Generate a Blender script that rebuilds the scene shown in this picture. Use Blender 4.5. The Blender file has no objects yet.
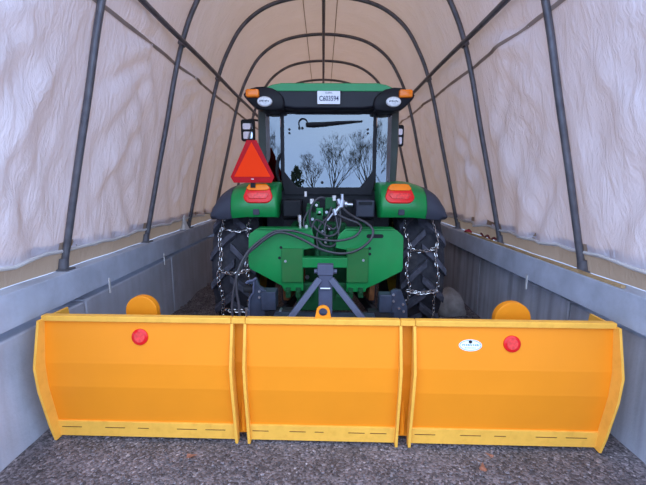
import bpy, bmesh, math, random
from mathutils import Vector, Matrix, noise
random.seed(7)
S = bpy.context.scene
COL = S.collection
PI = math.pi

# ------------------------------------------------------------------ camera model (metres; camera 1.65 m above the gravel, looking +Y)
F = 366.0
PITCH = math.atan(60.5 / F)
CP, SP = math.cos(PITCH), math.sin(PITCH)
EYE = 1.65

def at(px, py, D):
    """point of the place seen at photo pixel (px, py), D metres in front of the camera"""
    v = (py - 242.5) / F
    u = (px - 322.5) / F
    z = D / (CP - v * SP)
    return Vector((u * z, D, EYE - z * (SP + v * CP)))

# ------------------------------------------------------------------ materials
def new_mat(name):
    m = bpy.data.materials.new(name)
    m.use_nodes = True
    nt = m.node_tree
    b = nt.nodes['Principled BSDF']
    return m, nt, b

def mat(name, col, rough=0.5, metal=0.0, var=0.12, vscale=6.0, bump=0.0, bscale=60.0, coat=0.0, spec=0.5, dirt=None, dscale=3.0, damt=0.5):
    m, nt, b = new_mat(name)
    b.inputs['Roughness'].default_value = rough
    b.inputs['Metallic'].default_value = metal
    b.inputs['Specular IOR Level'].default_value = spec
    b.inputs['Coat Weight'].default_value = coat
    b.inputs['Coat Roughness'].default_value = 0.12
    tc = nt.nodes.new('ShaderNodeTexCoord')
    n = nt.nodes.new('ShaderNodeTexNoise')
    n.inputs['Scale'].default_value = vscale
    n.inputs['Detail'].default_value = 5
    nt.links.new(tc.outputs['Object'], n.inputs['Vector'])
    r = nt.nodes.new('ShaderNodeValToRGB')
    c = Vector(col)
    r.color_ramp.elements[0].position = 0.3
    r.color_ramp.elements[1].position = 0.7
    r.color_ramp.elements[0].color = (*(c * (1 - var)), 1)
    r.color_ramp.elements[1].color = (*(c * (1 + var)), 1)
    nt.links.new(n.outputs['Fac'], r.inputs['Fac'])
    out = r.outputs['Color']
    if dirt:
        n2 = nt.nodes.new('ShaderNodeTexNoise')
        n2.inputs['Scale'].default_value = dscale
        n2.inputs['Detail'].default_value = 8
        n2.inputs['Roughness'].default_value = 0.65
        nt.links.new(tc.outputs['Object'], n2.inputs['Vector'])
        r2 = nt.nodes.new('ShaderNodeValToRGB')
        r2.color_ramp.elements[0].position = 0.48
        r2.color_ramp.elements[1].position = 0.75
        r2.color_ramp.elements[0].color = (0, 0, 0, 1)
        r2.color_ramp.elements[1].color = (damt, damt, damt, 1)
        nt.links.new(n2.outputs['Fac'], r2.inputs['Fac'])
        mx = nt.nodes.new('ShaderNodeMix')
        mx.data_type = 'RGBA'
        nt.links.new(r2.outputs['Color'], mx.inputs['Factor'])
        nt.links.new(out, mx.inputs['A'])
        mx.inputs['B'].default_value = (*dirt, 1)
        out = mx.outputs['Result']
    nt.links.new(out, b.inputs['Base Color'])
    if bump > 0:
        n3 = nt.nodes.new('ShaderNodeTexNoise')
        n3.inputs['Scale'].default_value = bscale
        n3.inputs['Detail'].default_value = 6
        nt.links.new(tc.outputs['Object'], n3.inputs['Vector'])
        bp = nt.nodes.new('ShaderNodeBump')
        bp.inputs['Strength'].default_value = bump
        bp.inputs['Distance'].default_value = 0.01
        nt.links.new(n3.outputs['Fac'], bp.inputs['Height'])
        nt.links.new(bp.outputs['Normal'], b.inputs['Normal'])
    return m

def fabric_mat(name, col, trans, mix):
    m = bpy.data.materials.new(name)
    m.use_nodes = True
    nt = m.node_tree
    nt.nodes.remove(nt.nodes['Principled BSDF'])
    o = nt.nodes['Material Output']
    tc = nt.nodes.new('ShaderNodeTexCoord')
    n = nt.nodes.new('ShaderNodeTexNoise')
    n.inputs['Scale'].default_value = 1.3
    n.inputs['Detail'].default_value = 7
    nt.links.new(tc.outputs['Object'], n.inputs['Vector'])
    r = nt.nodes.new('ShaderNodeValToRGB')
    r.color_ramp.elements[0].position = 0.3
    r.color_ramp.elements[1].position = 0.7
    c = Vector(col)
    r.color_ramp.elements[0].color = (*(c * 0.9), 1)
    r.color_ramp.elements[1].color = (*(c * 1.05), 1)
    nt.links.new(n.outputs['Fac'], r.inputs['Fac'])
    d = nt.nodes.new('ShaderNodeBsdfDiffuse')
    t = nt.nodes.new('ShaderNodeBsdfTranslucent')
    t.inputs['Color'].default_value = (*trans, 1)
    nt.links.new(r.outputs['Color'], d.inputs['Color'])
    # woven-sheet creases
    mp = nt.nodes.new('ShaderNodeMapping')
    mp.inputs['Rotation'].default_value = (0.5, 0.0, 0.2)
    mp.inputs['Scale'].default_value = (2.2, 5.0, 1.4)
    nt.links.new(tc.outputs['Object'], mp.inputs['Vector'])
    w = nt.nodes.new('ShaderNodeTexNoise')
    w.inputs['Scale'].default_value = 2.2
    w.inputs['Detail'].default_value = 6
    w.inputs['Roughness'].default_value = 0.6
    w.inputs['Distortion'].default_value = 0.5
    nt.links.new(mp.outputs['Vector'], w.inputs['Vector'])
    bp = nt.nodes.new('ShaderNodeBump')
    bp.inputs['Strength'].default_value = 0.55
    bp.inputs['Distance'].default_value = 0.05
    nt.links.new(w.outputs['Fac'], bp.inputs['Height'])
    nt.links.new(bp.outputs['Normal'], d.inputs['Normal'])
    mx = nt.nodes.new('ShaderNodeMixShader')
    mx.inputs[0].default_value = mix
    nt.links.new(d.outputs[0], mx.inputs[1])
    nt.links.new(t.outputs[0], mx.inputs[2])
    nt.links.new(mx.outputs[0], o.inputs['Surface'])
    return m

def glass_mat(name, refl, tint, rough=0.0):
    m = bpy.data.materials.new(name)
    m.use_nodes = True
    nt = m.node_tree
    nt.nodes.remove(nt.nodes['Principled BSDF'])
    o = nt.nodes['Material Output']
    g = nt.nodes.new('ShaderNodeBsdfGlossy')
    g.inputs['Roughness'].default_value = rough
    g.inputs['Color'].default_value = (0.92, 0.96, 1.0, 1)
    t = nt.nodes.new('ShaderNodeBsdfTransparent')
    t.inputs['Color'].default_value = (*tint, 1)
    lw = nt.nodes.new('ShaderNodeFresnel')
    lw.inputs['IOR'].default_value = refl
    mx = nt.nodes.new('ShaderNodeMixShader')
    nt.links.new(lw.outputs[0], mx.inputs[0])
    nt.links.new(t.outputs[0], mx.inputs[1])
    nt.links.new(g.outputs[0], mx.inputs[2])
    nt.links.new(mx.outputs[0], o.inputs['Surface'])
    return m

M = {}
M['green'] = mat('tractor_green', (0.006, 0.225, 0.052), 0.36, var=0.1, dirt=(0.05, 0.11, 0.04), damt=0.2, dscale=7, coat=0.2, spec=0.35)
M['padgreen'] = mat('pad_olive_green', (0.022, 0.15, 0.036), 0.5, var=0.12, dirt=(0.06, 0.09, 0.03), damt=0.4, dscale=8, spec=0.25)
M['roofgreen'] = mat('roof_green', (0.02, 0.29, 0.095), 0.35, var=0.05, coat=0.15, spec=0.3)
M['dgreen'] = mat('cast_green', (0.012, 0.085, 0.03), 0.55, var=0.25, vscale=14, dirt=(0.02, 0.02, 0.015), damt=0.7, dscale=14, spec=0.15)
M['black'] = mat('black_plastic', (0.014, 0.014, 0.018), 0.42, var=0.25, spec=0.15)
M['panel'] = mat('roof_black_panel', (0.013, 0.013, 0.020), 0.36, var=0.2, coat=0, spec=0.22)
M['dark'] = mat('dark_steel', (0.02, 0.02, 0.024), 0.6, var=0.3, dirt=(0.05, 0.035, 0.025), damt=0.5, dscale=9, spec=0.12)
M['fgrey'] = mat('fender_grey_plastic', (0.047, 0.05, 0.07), 0.5, var=0.1, bump=0.08, bscale=200, spec=0.2)
M['post'] = mat('cab_post', (0.055, 0.072, 0.066), 0.4, var=0.12, coat=0.1, spec=0.3)
M['rubber'] = mat('tire_rubber', (0.028, 0.028, 0.036), 0.62, var=0.3, vscale=9, bump=0.25, bscale=50, dirt=(0.11, 0.10, 0.10), damt=0.55, dscale=6, spec=0.15)
M['hose'] = mat('hose_rubber', (0.035, 0.033, 0.042), 0.38, var=0.2, spec=0.5)
M['tread'] = mat('dusty_tread_rubber', (0.068, 0.068, 0.088), 0.8, var=0.35, vscale=16, bump=0.3, bscale=60, dirt=(0.03, 0.03, 0.035), damt=0.8, dscale=9, spec=0.15)
M['rim'] = mat('rim_yellow', (0.42, 0.23, 0.02), 0.5, dirt=(0.08, 0.06, 0.05), damt=0.7, dscale=8)
M['chain'] = mat('chain_steel', (0.62, 0.60, 0.60), 0.25, metal=0.95, var=0.35, vscale=40, dirt=(0.18, 0.12, 0.09), damt=0.5, dscale=20)
M['steel'] = mat('bright_steel', (0.50, 0.52, 0.58), 0.28, metal=0.8, var=0.1)
M['orange'] = mat('plow_orange', (0.90, 0.275, 0.014), 0.42, var=0.035, vscale=2.5, coat=0, spec=0.2)
M['dorange'] = mat('plow_deep_orange', (0.84, 0.27, 0.012), 0.45, var=0.05, spec=0.2)
M['edge'] = mat('plow_edge_yellow', (0.92, 0.46, 0.07), 0.45, var=0.05, dirt=(0.6, 0.22, 0.02), damt=0.3, dscale=20, spec=0.2)
M['bluegrey'] = mat('hitch_blue_grey', (0.085, 0.092, 0.145), 0.42, var=0.15, dirt=(0.05, 0.05, 0.07), damt=0.5, dscale=10, spec=0.3)
M['dbluegrey'] = mat('hitch_dark_blue_grey', (0.035, 0.042, 0.066), 0.5, var=0.25, vscale=14, spec=0.25)
M['rust'] = mat('rusty_steel', (0.13, 0.05, 0.02), 0.8, var=0.4, vscale=18, spec=0.1)
M['red'] = mat('red_lens', (0.75, 0.010, 0.012), 0.15, var=0.06, coat=0.15, spec=0.3)
M['redl'] = mat('red_lens_light', (0.82, 0.06, 0.055), 0.12, var=0.25, vscale=50, coat=0.2, spec=0.3)
M['amber'] = mat('amber_lens', (0.95, 0.22, 0.008), 0.15, var=0.1, coat=0.2, spec=0.3)
M['lamp'] = mat('work_lamp_lens', (0.75, 0.77, 0.8), 0.2, var=0.22, vscale=45, coat=0.5)
M['smvo'] = mat('sign_orange', (1.0, 0.052, 0.008), 0.5, var=0.02, spec=0.05)
M['smvr'] = mat('sign_red', (0.5, 0.005, 0.012), 0.35, var=0.08, spec=0.12)
M['white'] = mat('white_paint', (0.85, 0.87, 0.92), 0.4, var=0.03)
M['ink'] = mat('plate_ink', (0.02, 0.02, 0.10), 0.5)
M['blue'] = mat('sticker_ink', (0.08, 0.22, 0.42), 0.5)
M['mirror'] = mat('mirror_glass', (0.8, 0.85, 0.9), 0.03, metal=1.0, var=0.02)
M['hoop'] = mat('hoop_steel', (0.15, 0.15, 0.175), 0.45, metal=0.4, var=0.25, vscale=12, dirt=(0.14, 0.12, 0.11), damt=0.4, spec=0.3)
M['timber'] = mat('grey_timber', (0.47, 0.51, 0.62), 0.7, var=0.15, vscale=4, bump=0.2, bscale=30, dirt=(0.25, 0.26, 0.31), damt=0.5, spec=0.15)
M['tan'] = mat('tan_wood', (0.46, 0.31, 0.16), 0.7, var=0.2, vscale=8)
M['cloth'] = mat('white_rag', (0.62, 0.60, 0.60), 0.9, var=0.08)
M['redcloth'] = mat('red_strap', (0.33, 0.02, 0.035), 0.8, var=0.2)
M['strap'] = mat('dark_red_strap', (0.16, 0.03, 0.035), 0.8, var=0.2)
M['leaf'] = mat('dead_leaf', (0.26, 0.11, 0.07), 0.8, var=0.3, vscale=25)
M['rock'] = mat('pale_rock', (0.33, 0.30, 0.29), 0.85, var=0.25, vscale=9, bump=0.5, bscale=25)
M['bark'] = mat('bark', (0.075, 0.065, 0.055), 0.9, var=0.3, spec=0.05)
M['leafg'] = mat('evergreen', (0.03, 0.05, 0.025), 0.9, var=0.4)
M['seat'] = mat('seat_cloth', (0.03, 0.03, 0.032), 0.9, spec=0.05)
M['glass'] = glass_mat('rear_glass', 2.25, (0.22, 0.25, 0.26))
M['qglass'] = glass_mat('quarter_glass', 2.2, (0.2, 0.25, 0.25), 0.02)
M['sglass'] = glass_mat('side_glass', 1.6, (0.45, 0.55, 0.52))
M['cover'] = fabric_mat('cover_fabric', (0.76, 0.765, 0.88), (0.80, 0.44, 0.255), 0.16)
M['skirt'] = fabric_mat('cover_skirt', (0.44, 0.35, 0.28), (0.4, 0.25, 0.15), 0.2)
M['seam'] = mat('seam_tape', (0.34, 0.27, 0.24), 0.8, var=0.1)

# concrete with vertical water streaks
def concrete(streak):
    m = mat('concrete', (0.46, 0.475, 0.56), 0.85, var=0.14, vscale=5, bump=0.35, bscale=45, dirt=(0.2, 0.2, 0.23), damt=0.5, dscale=2.5)
    nt = m.node_tree
    b = nt.nodes['Principled BSDF']
    src = b.inputs['Base Color'].links[0].from_socket
    tc = nt.nodes.new('ShaderNodeTexCoord')
    mp = nt.nodes.new('ShaderNodeMapping')
    mp.inputs['Scale'].default_value = (9, 9, 0.5)
    n = nt.nodes.new('ShaderNodeTexNoise')
    n.inputs['Scale'].default_value = 1.2
    n.inputs['Detail'].default_value = 4
    r = nt.nodes.new('ShaderNodeValToRGB')
    r.color_ramp.elements[0].position = 0.36
    r.color_ramp.elements[1].position = 0.6
    r.color_ramp.elements[0].color = (streak, streak * .98, streak * .97, 1)
    r.color_ramp.elements[1].color = (1, 1, 1, 1)
    mx = nt.nodes.new('ShaderNodeMix')
    mx.data_type = 'RGBA'
    mx.blend_type = 'MULTIPLY'
    mx.inputs['Factor'].default_value = 1
    nt.links.new(tc.outputs['Object'], mp.inputs['Vector'])
    nt.links.new(mp.outputs['Vector'], n.inputs['Vector'])
    nt.links.new(n.outputs['Fac'], r.inputs['Fac'])
    nt.links.new(src, mx.inputs['A'])
    nt.links.new(r.outputs['Color'], mx.inputs['B'])
    nt.links.new(mx.outputs['Result'], b.inputs['Base Color'])
    return m
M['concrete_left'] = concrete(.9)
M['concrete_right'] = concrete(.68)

def gravel_mat(name, stone=False):
    m, nt, b = new_mat(name)
    tc = nt.nodes.new('ShaderNodeTexCoord')
    v = nt.nodes.new('ShaderNodeTexVoronoi')
    v.inputs['Scale'].default_value = 75 if not stone else 40
    nt.links.new(tc.outputs['Object'], v.inputs['Vector'])
    r = nt.nodes.new('ShaderNodeValToRGB')
    els = r.color_ramp.elements
    els[0].position = 0.0; els[0].color = (0.04, 0.036, 0.040, 1)
    els[1].position = 1.0; els[1].color = (0.50, 0.46, 0.47, 1)
    e = els.new(0.5); e.color = (0.14, 0.125, 0.135, 1)
    e = els.new(0.85); e.color = (0.25, 0.225, 0.24, 1)
    nt.links.new(v.outputs['Color'], r.inputs['Fac'])
    n = nt.nodes.new('ShaderNodeTexNoise')
    n.inputs['Scale'].default_value = 3.5
    n.inputs['Detail'].default_value = 8
    nt.links.new(tc.outputs['Object'], n.inputs['Vector'])
    r2 = nt.nodes.new('ShaderNodeValToRGB')
    r2.color_ramp.elements[0].position = 0.3; r2.color_ramp.elements[0].color = (0.6, 0.57, 0.57, 1)
    r2.color_ramp.elements[1].position = 0.7; r2.color_ramp.elements[1].color = (1.15, 1.1, 1.12, 1)
    nt.links.new(n.outputs['Fac'], r2.inputs['Fac'])
    mx = nt.nodes.new('ShaderNodeMix')
    mx.data_type = 'RGBA'; mx.blend_type = 'MULTIPLY'
    mx.inputs['Factor'].default_value = 1
    nt.links.new(r.outputs['Color'], mx.inputs['A'])
    nt.links.new(r2.outputs['Color'], mx.inputs['B'])
    nt.links.new(mx.outputs['Result'], b.inputs['Base Color'])
    b.inputs['Roughness'].default_value = 0.8
    bp = nt.nodes.new('ShaderNodeBump')
    bp.inputs['Strength'].default_value = 0.8
    bp.inputs['Distance'].default_value = 0.008
    nt.links.new(v.outputs['Distance'], bp.inputs['Height'])
    bp.invert = True
    nt.links.new(bp.outputs['Normal'], b.inputs['Normal'])
    return m
M['gravel'] = gravel_mat('gravel_ground')
M['pebble'] = gravel_mat('gravel_stones', True)

# ------------------------------------------------------------------ mesh helpers
WL = {}

class MB:
    def __init__(s):
        s.bm = bmesh.new()
    def faces(s, co, fs):
        vs = [s.bm.verts.new(c) for c in co]
        for f in fs:
            try: s.bm.faces.new([vs[i] for i in f])
            except ValueError: pass
        return vs
    def box(s, lo, hi, rot=None, pivot=None):
        x0, y0, z0 = lo; x1, y1, z1 = hi
        co = [Vector(c) for c in ((x0,y0,z0),(x1,y0,z0),(x1,y1,z0),(x0,y1,z0),(x0,y0,z1),(x1,y0,z1),(x1,y1,z1),(x0,y1,z1))]
        if rot is not None:
            p = Vector(pivot) if pivot else (Vector(lo) + Vector(hi)) / 2
            co = [p + rot @ (c - p) for c in co]
        s.faces(co, [(3,2,1,0),(4,5,6,7),(0,1,5,4),(1,2,6,5),(2,3,7,6),(3,0,4,7)])
        return s
    def bar(s, a, b, w, h, up=(0, 0, 1)):
        """rectangular bar from a to b, w across, h along 'up'"""
        a, b = Vector(a), Vector(b)
        d = (b - a).normalized()
        u = Vector(up)
        x = d.cross(u)
        if x.length < 1e-4: x = d.cross(Vector((1, 0, 0)))
        x.normalize(); u = x.cross(d).normalized()
        co = []
        for p in (a, b):
            for sx, su in ((-1,-1),(1,-1),(1,1),(-1,1)):
                co.append(p + x * sx * w / 2 + u * su * h / 2)
        s.faces(co, [(3,2,1,0),(4,5,6,7),(0,1,5,4),(1,2,6,5),(2,3,7,6),(3,0,4,7)])
        return s
    def tube(s, pts, r, n=10, closed=False, caps=True):
        pts = [Vector(p) for p in pts]
        N = len(pts)
        rr = r if isinstance(r, (list, tuple)) else [r] * N
        rings = []
        prev = None
        for i, p in enumerate(pts):
            if closed: t = pts[(i + 1) % N] - pts[i - 1]
            elif i == 0: t = pts[1] - p
            elif i == N - 1: t = p - pts[i - 1]
            else: t = pts[i + 1] - pts[i - 1]
            t.normalize()
            if prev is None:
                x = t.cross(Vector((0, 0, 1)))
                if x.length < 1e-3: x = t.cross(Vector((1, 0, 0)))
            else:
                x = prev - t * prev.dot(t)
            x.normalize(); prev = x
            y = t.cross(x)
            rings.append([s.bm.verts.new(p + (x * math.cos(2*PI*k/n) + y * math.sin(2*PI*k/n)) * rr[i]) for k in range(n)])
        for i in range(N if closed else N - 1):
            a, b = rings[i], rings[(i + 1) % N]
            for k in range(n):
                s.bm.faces.new((a[k], a[(k+1) % n], b[(k+1) % n], b[k]))
        if caps and not closed:
            s.bm.faces.new(rings[0][::-1]); s.bm.faces.new(rings[-1])
        return s
    def cyl(s, a, b, r, n=20, r2=None):
        return s.tube([a, b], [r, r if r2 is None else r2], n)
    def prism(s, poly, vec):
        """closed polygon (3D points) swept by vec"""
        vec = Vector(vec)
        n = len(poly)
        co = [Vector(p) for p in poly] + [Vector(p) + vec for p in poly]
        fs = [tuple(range(n))[::-1], tuple(range(n, 2 * n))]
        for i in range(n):
            j = (i + 1) % n
            fs.append((i, j, n + j, n + i))
        s.faces(co, fs)
        return s
    def loft(s, rings, caps=True):
        vr = [[s.bm.verts.new(p) for p in r] for r in rings]
        n = len(vr[0])
        for a, b in zip(vr[:-1], vr[1:]):
            for k in range(n):
                s.bm.faces.new((a[k], a[(k+1) % n], b[(k+1) % n], b[k]))
        if caps:
            s.bm.faces.new(vr[0][::-1]); s.bm.faces.new(vr[-1])
        return s
    def lathe(s, prof, centre, axis='X', n=48):
        """prof: (axial, radius) list, closed loop, turned round the axis through centre"""
        c = Vector(centre)
        rings = []
        for k in range(n):
            a = 2 * PI * k / n
            ring = []
            for ax, r in prof:
                if axis == 'X': q = Vector((ax, r * math.cos(a), r * math.sin(a)))
                elif axis == 'Y': q = Vector((r * math.cos(a), ax, r * math.sin(a)))
                else: q = Vector((r * math.cos(a), r * math.sin(a), ax))
                ring.append(s.bm.verts.new(c + q))
            rings.append(ring)
        m = len(prof)
        for k in range(n):
            a, b = rings[k], rings[(k + 1) % n]
            for i in range(m):
                j = (i + 1) % m
                try: s.bm.faces.new((a[i], a[j], b[j], b[i]))
                except ValueError: pass
        return s
    def build(s, name, material, parent=None, bevel=0.0, smooth=False, seg=2, subsurf=0, angle=35):
        bm = s.bm
        bmesh.ops.recalc_face_normals(bm, faces=bm.faces)
        lo = Vector((1e9,) * 3); hi = -lo
        for v in bm.verts:
            for i in range(3):
                lo[i] = min(lo[i], v.co[i]); hi[i] = max(hi[i], v.co[i])
        c = (lo + hi) / 2
        bmesh.ops.translate(bm, verts=bm.verts, vec=-c)
        me = bpy.data.meshes.new(name)
        bm.to_mesh(me); bm.free()
        me.materials.append(material)
        o = bpy.data.objects.new(name, me)
        COL.objects.link(o)
        pl = Vector((0, 0, 0))
        if parent is not None:
            o.parent = parent
            pl = WL[parent.name]
        o.location = c - pl
        WL[o.name] = c
        if smooth or bevel > 0:
            for p in me.polygons: p.use_smooth = True
        if bevel > 0:
            md = o.modifiers.new('bevel', 'BEVEL')
            md.width = bevel; md.segments = seg; md.limit_method = 'ANGLE'; md.angle_limit = math.radians(30)
            md.harden_normals = True
        elif smooth and angle:
            me.set_sharp_from_angle(angle=math.radians(angle))
        if subsurf:
            md = o.modifiers.new('subsurf', 'SUBSURF'); md.levels = subsurf; md.render_levels = subsurf
        return o

def tag(o, label=None, cat=None, group=None, kind=None):
    if label: o['label'] = label
    if cat: o['category'] = cat
    if group: o['group'] = group
    if kind: o['kind'] = kind
    return o

def empty(name, loc):
    o = bpy.data.objects.new(name, None)
    o.empty_display_size = 0.2
    COL.objects.link(o)
    o.location = loc
    WL[o.name] = Vector(loc)
    return o

def copy_tree(o, dv=None, parent=None):
    c = o.copy(); COL.objects.link(c)
    if parent is not None: c.parent = parent
    if dv is not None:
        c.location = Vector(o.location) + Vector(dv)
    for ch in list(o.children): copy_tree(ch, None, c)
    return c

def smooth_path(pts, k=8):
    """Catmull-Rom through pts"""
    P = [Vector(p) for p in pts]
    P = [2 * P[0] - P[1]] + P + [2 * P[-1] - P[-2]]
    out = []
    for i in range(1, len(P) - 2):
        for j in range(k):
            t = j / k
            a, b, c, d = P[i-1], P[i], P[i+1], P[i+2]
            out.append(0.5 * ((2*b) + (c - a) * t + (2*a - 5*b + 4*c - d) * t*t + (3*b - a - 3*c + d) * t**3))
    out.append(P[-2])
    return out

def rrect(cx, cz, w, h, r, y, n=5):
    pts = []
    for sx, sz, a0 in ((1, 1, 0), (-1, 1, 90), (-1, -1, 180), (1, -1, 270)):
        for k in range(n + 1):
            a = math.radians(a0 + 90 * k / n)
            pts.append(Vector((cx + sx * (w/2 - r) + r * math.cos(a), y, cz + sz * (h/2 - r) + r * math.sin(a))))
    return pts

def ellipse(cx, cz, rx, rz, y, n=28):
    return [Vector((cx + rx * math.cos(2*PI*k/n), y, cz + rz * math.sin(2*PI*k/n))) for k in range(n)]

# ================================================================== SETTING
IPZ = 3.02
HOOPS = [1.35, 2.65, 3.93, 5.2, 6.45, 7.78, 9.15, 10.45]
Y0, Y1 = 1.2, 10.5
HALF = [(1.93, 1.0), (1.88, 1.19), (1.75, 1.72), (1.615, 2.25), (1.51, 2.68), (1.40, 3.05), (1.27, 3.35), (1.07, 3.66), (0.78, 3.88), (0.44, 3.99), (0, 4.03)]
def arch(k=6):
    left = [Vector((-x, 0, h)) for x, h in HALF]
    right = [Vector((x, 0, h)) for x, h in HALF[::-1][1:]]
    return smooth_path(left + right, k)
ARCH = arch(10)

# ground
mb = MB()
nx, ny = 60, 90
vs = []
for j in range(ny + 1):
    for i in range(nx + 1):
        x = -2.6 + 5.2 * i / nx; y = -1.0 + 13.0 * j / ny
        z = 0.012 * noise.noise(Vector((x * 1.7, y * 1.7, 0))) + 0.006 * noise.noise(Vector((x * 7, y * 7, 3)))
        # dirt heaped along the foot of the block walls
        e = max(0.0, (abs(x) - 1.3) / 0.6)
        if y > 2.7: z += 0.05 * min(e, 1) * (0.6 + noise.noise(Vector((x * 3, y * 2, 9))))
        vs.append(mb.bm.verts.new((x, y, z - 0.012)))
for j in range(ny):
    for i in range(nx):
        a = j * (nx + 1) + i
        mb.bm.faces.new((vs[a], vs[a+1], vs[a+nx+2], vs[a+nx+1]))
fl = mb.build('floor', M['gravel'], smooth=True, angle=0)
tag(fl, 'grey crushed gravel ground under the plow and tractor', 'floor', kind='structure')
mb = MB()
for (a, b, c, d) in ((-60, -70, 60, -1.0), (-60, -1.0, -2.6, 14), (2.6, -1.0, 60, 14)):
    mb.faces([(a, b, -0.03), (c, b, -0.03), (c, d, -0.03), (a, d, -0.03)], [(0, 1, 2, 3)])
tag(mb.build('yard_ground', M['gravel']), 'open gravel yard outside the shelter mouth', 'ground', kind='structure')

# loose stones (nobody could count them)
mb = MB()
def stone(c, r, squash=0.6):
    c = Vector(c)
    ph = [random.uniform(0.65, 1.25) for _ in range(14)]
    top = []
    rows = ((-0.5, 0.75), (0.25, 0.95), (0.8, 0.5))
    rings = []
    a0 = random.uniform(0, PI)
    ex = random.uniform(0.7, 1.3)
    for ri, (zz, rr) in enumerate(rows):
        rings.append([c + Vector((math.cos(a0 + 2*PI*k/5) * r * rr * ph[(k + ri * 5) % 14] * ex, math.sin(a0 + 2*PI*k/5) * r * rr * ph[(k + ri * 5) % 14], zz * r * squash)) for k in range(5)])
    mb.loft(rings)
for _ in range(5200):
    y = 1.15 + 1.5 * random.random() ** 1.2
    x = random.uniform(-1.8, 1.8)
    r = 0.003 + 0.009 * random.random() ** 3
    stone((x, y, r * 0.2), r)
for _ in range(1500):
    sd = random.choice((-1, 1))
    y = random.uniform(2.7, 6.5); x = sd * random.uniform(1.15, 1.83)
    r = 0.005 + 0.025 * random.random() ** 3
    stone((x, y, 0.01 + 0.05 * (abs(x) - 1.2)), r)
g = mb.build('gravel', M['pebble'])
tag(g, 'loose grey gravel stones scattered over the ground', 'gravel', kind='stuff')

# fabric cover, in four sheets
def hoop_dist(y):
    best = 9
    for a, b in zip(HOOPS[:-1], HOOPS[1:]):
        if a <= y <= b: return math.sin(PI * (y - a) / (b - a))
    return 0.0
def cover_point(i, y):
    p = ARCH[i].copy(); n0 = ARCH[max(i-1, 0)]; n1 = ARCH[min(i+1, len(ARCH)-1)]
    t = (n1 - n0).normalized()
    nrm = Vector((t.z, 0, -t.x))          # inward or outward: make it outward
    if nrm.dot(Vector((p.x, 0, p.z - 1.8))) < 0: nrm = -nrm
    s = i / (len(ARCH) - 1)
    sag = hoop_dist(y)
    low = max(0.0, 1 - (p.z - 1.0) / 2.2)
    w = 0.030 - 0.028 * sag
    sx = 1 if p.x > 0 else -1
    # tension folds fanning from the hoop feet
    d = (p.z * 0.75 + y * 1.1)
    amp = (0.2 + low) * sag
    w += 0.042 * amp * noise.noise(Vector((d * 5.5 + sx * 3, (p.z - y) * 0.7, 1.0)))
    w += 0.020 * amp * math.sin(d * 13 + 2.2 * noise.noise(Vector((y * 1.3, p.z * 1.3, sx))))
    w += 0.014 * sag * noise.noise(Vector((s * 22, y * 3.0, 5)))
    # drapes fanning down from where each hoop meets the side purlin
    fan = 0.0
    if p.z < 3.0:
        for kk, yh in enumerate(HOOPS):
            dy, dz = yh - y, 3.02 - p.z
            if -0.15 < dy < 1.25:
                r_ = math.hypot(dy, dz); th = math.atan2(dy, dz)
                f = noise.noise(Vector((th * 7.0, r_ * 0.6, kk * 5.3 + sx * 2))) + 0.6 * noise.noise(Vector((th * 16.0, r_ * 0.8, kk * 3.1 + sx)))
                fan += f * 0.085 * max(0.0, min(r_, 0.95) - 0.27) * min(1.0, (dy + 0.15) / 0.2) * min(1.0, (1.25 - dy) / 0.35) * min(1.0, (p.z - 1.1) / 0.5)
    w += fan * sag ** 0.6
    q = p + nrm * max(w, -0.045)
    q.y = y
    return q
def sheet(name, i0, i1, label):
    mb = MB()
    NY = 150
    rows = []
    for j in range(NY + 1):
        y = Y0 + (Y1 - Y0) * j / NY
        rows.append([mb.bm.verts.new(cover_point(i, y)) for i in range(i0, i1 + 1)])
    for a, b in zip(rows[:-1], rows[1:]):
        for k in range(len(a) - 1):
            mb.bm.faces.new((a[k], a[k+1], b[k+1], b[k]))
    o = mb.build(name, M['cover'], smooth=True, angle=0)
    return tag(o, label, 'shelter wall', kind='structure')
NA = len(ARCH)
IP = min(range(NA), key=lambda i: abs(ARCH[i].z - IPZ) + (10 if ARCH[i].x > 0 else 0))
wl = sheet('wall_left', 8, IP, 'left side of the pale fabric shelter cover')
wr = sheet('wall_right', NA - 1 - IP, NA - 9, 'right side of the pale fabric shelter cover')
ce = sheet('ceiling', IP, NA - 1 - IP, 'arched tan fabric roof of the shelter')
mb = MB()
mb.prism([Vector((-2.4, Y1 + 0.02, -0.02)), Vector((-2.4, Y1 + 0.02, 1.0))] + [Vector((p.x * 1.01, Y1 + 0.02, p.z)) for p in ARCH] + [Vector((2.4, Y1 + 0.02, 1.0)), Vector((2.4, Y1 + 0.02, -0.02))], (0, 0.01, 0))
wb = mb.build('wall_back', M['cover'])
tag(wb, 'closed fabric end of the shelter behind the tractor', 'shelter wall', kind='structure')
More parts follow.
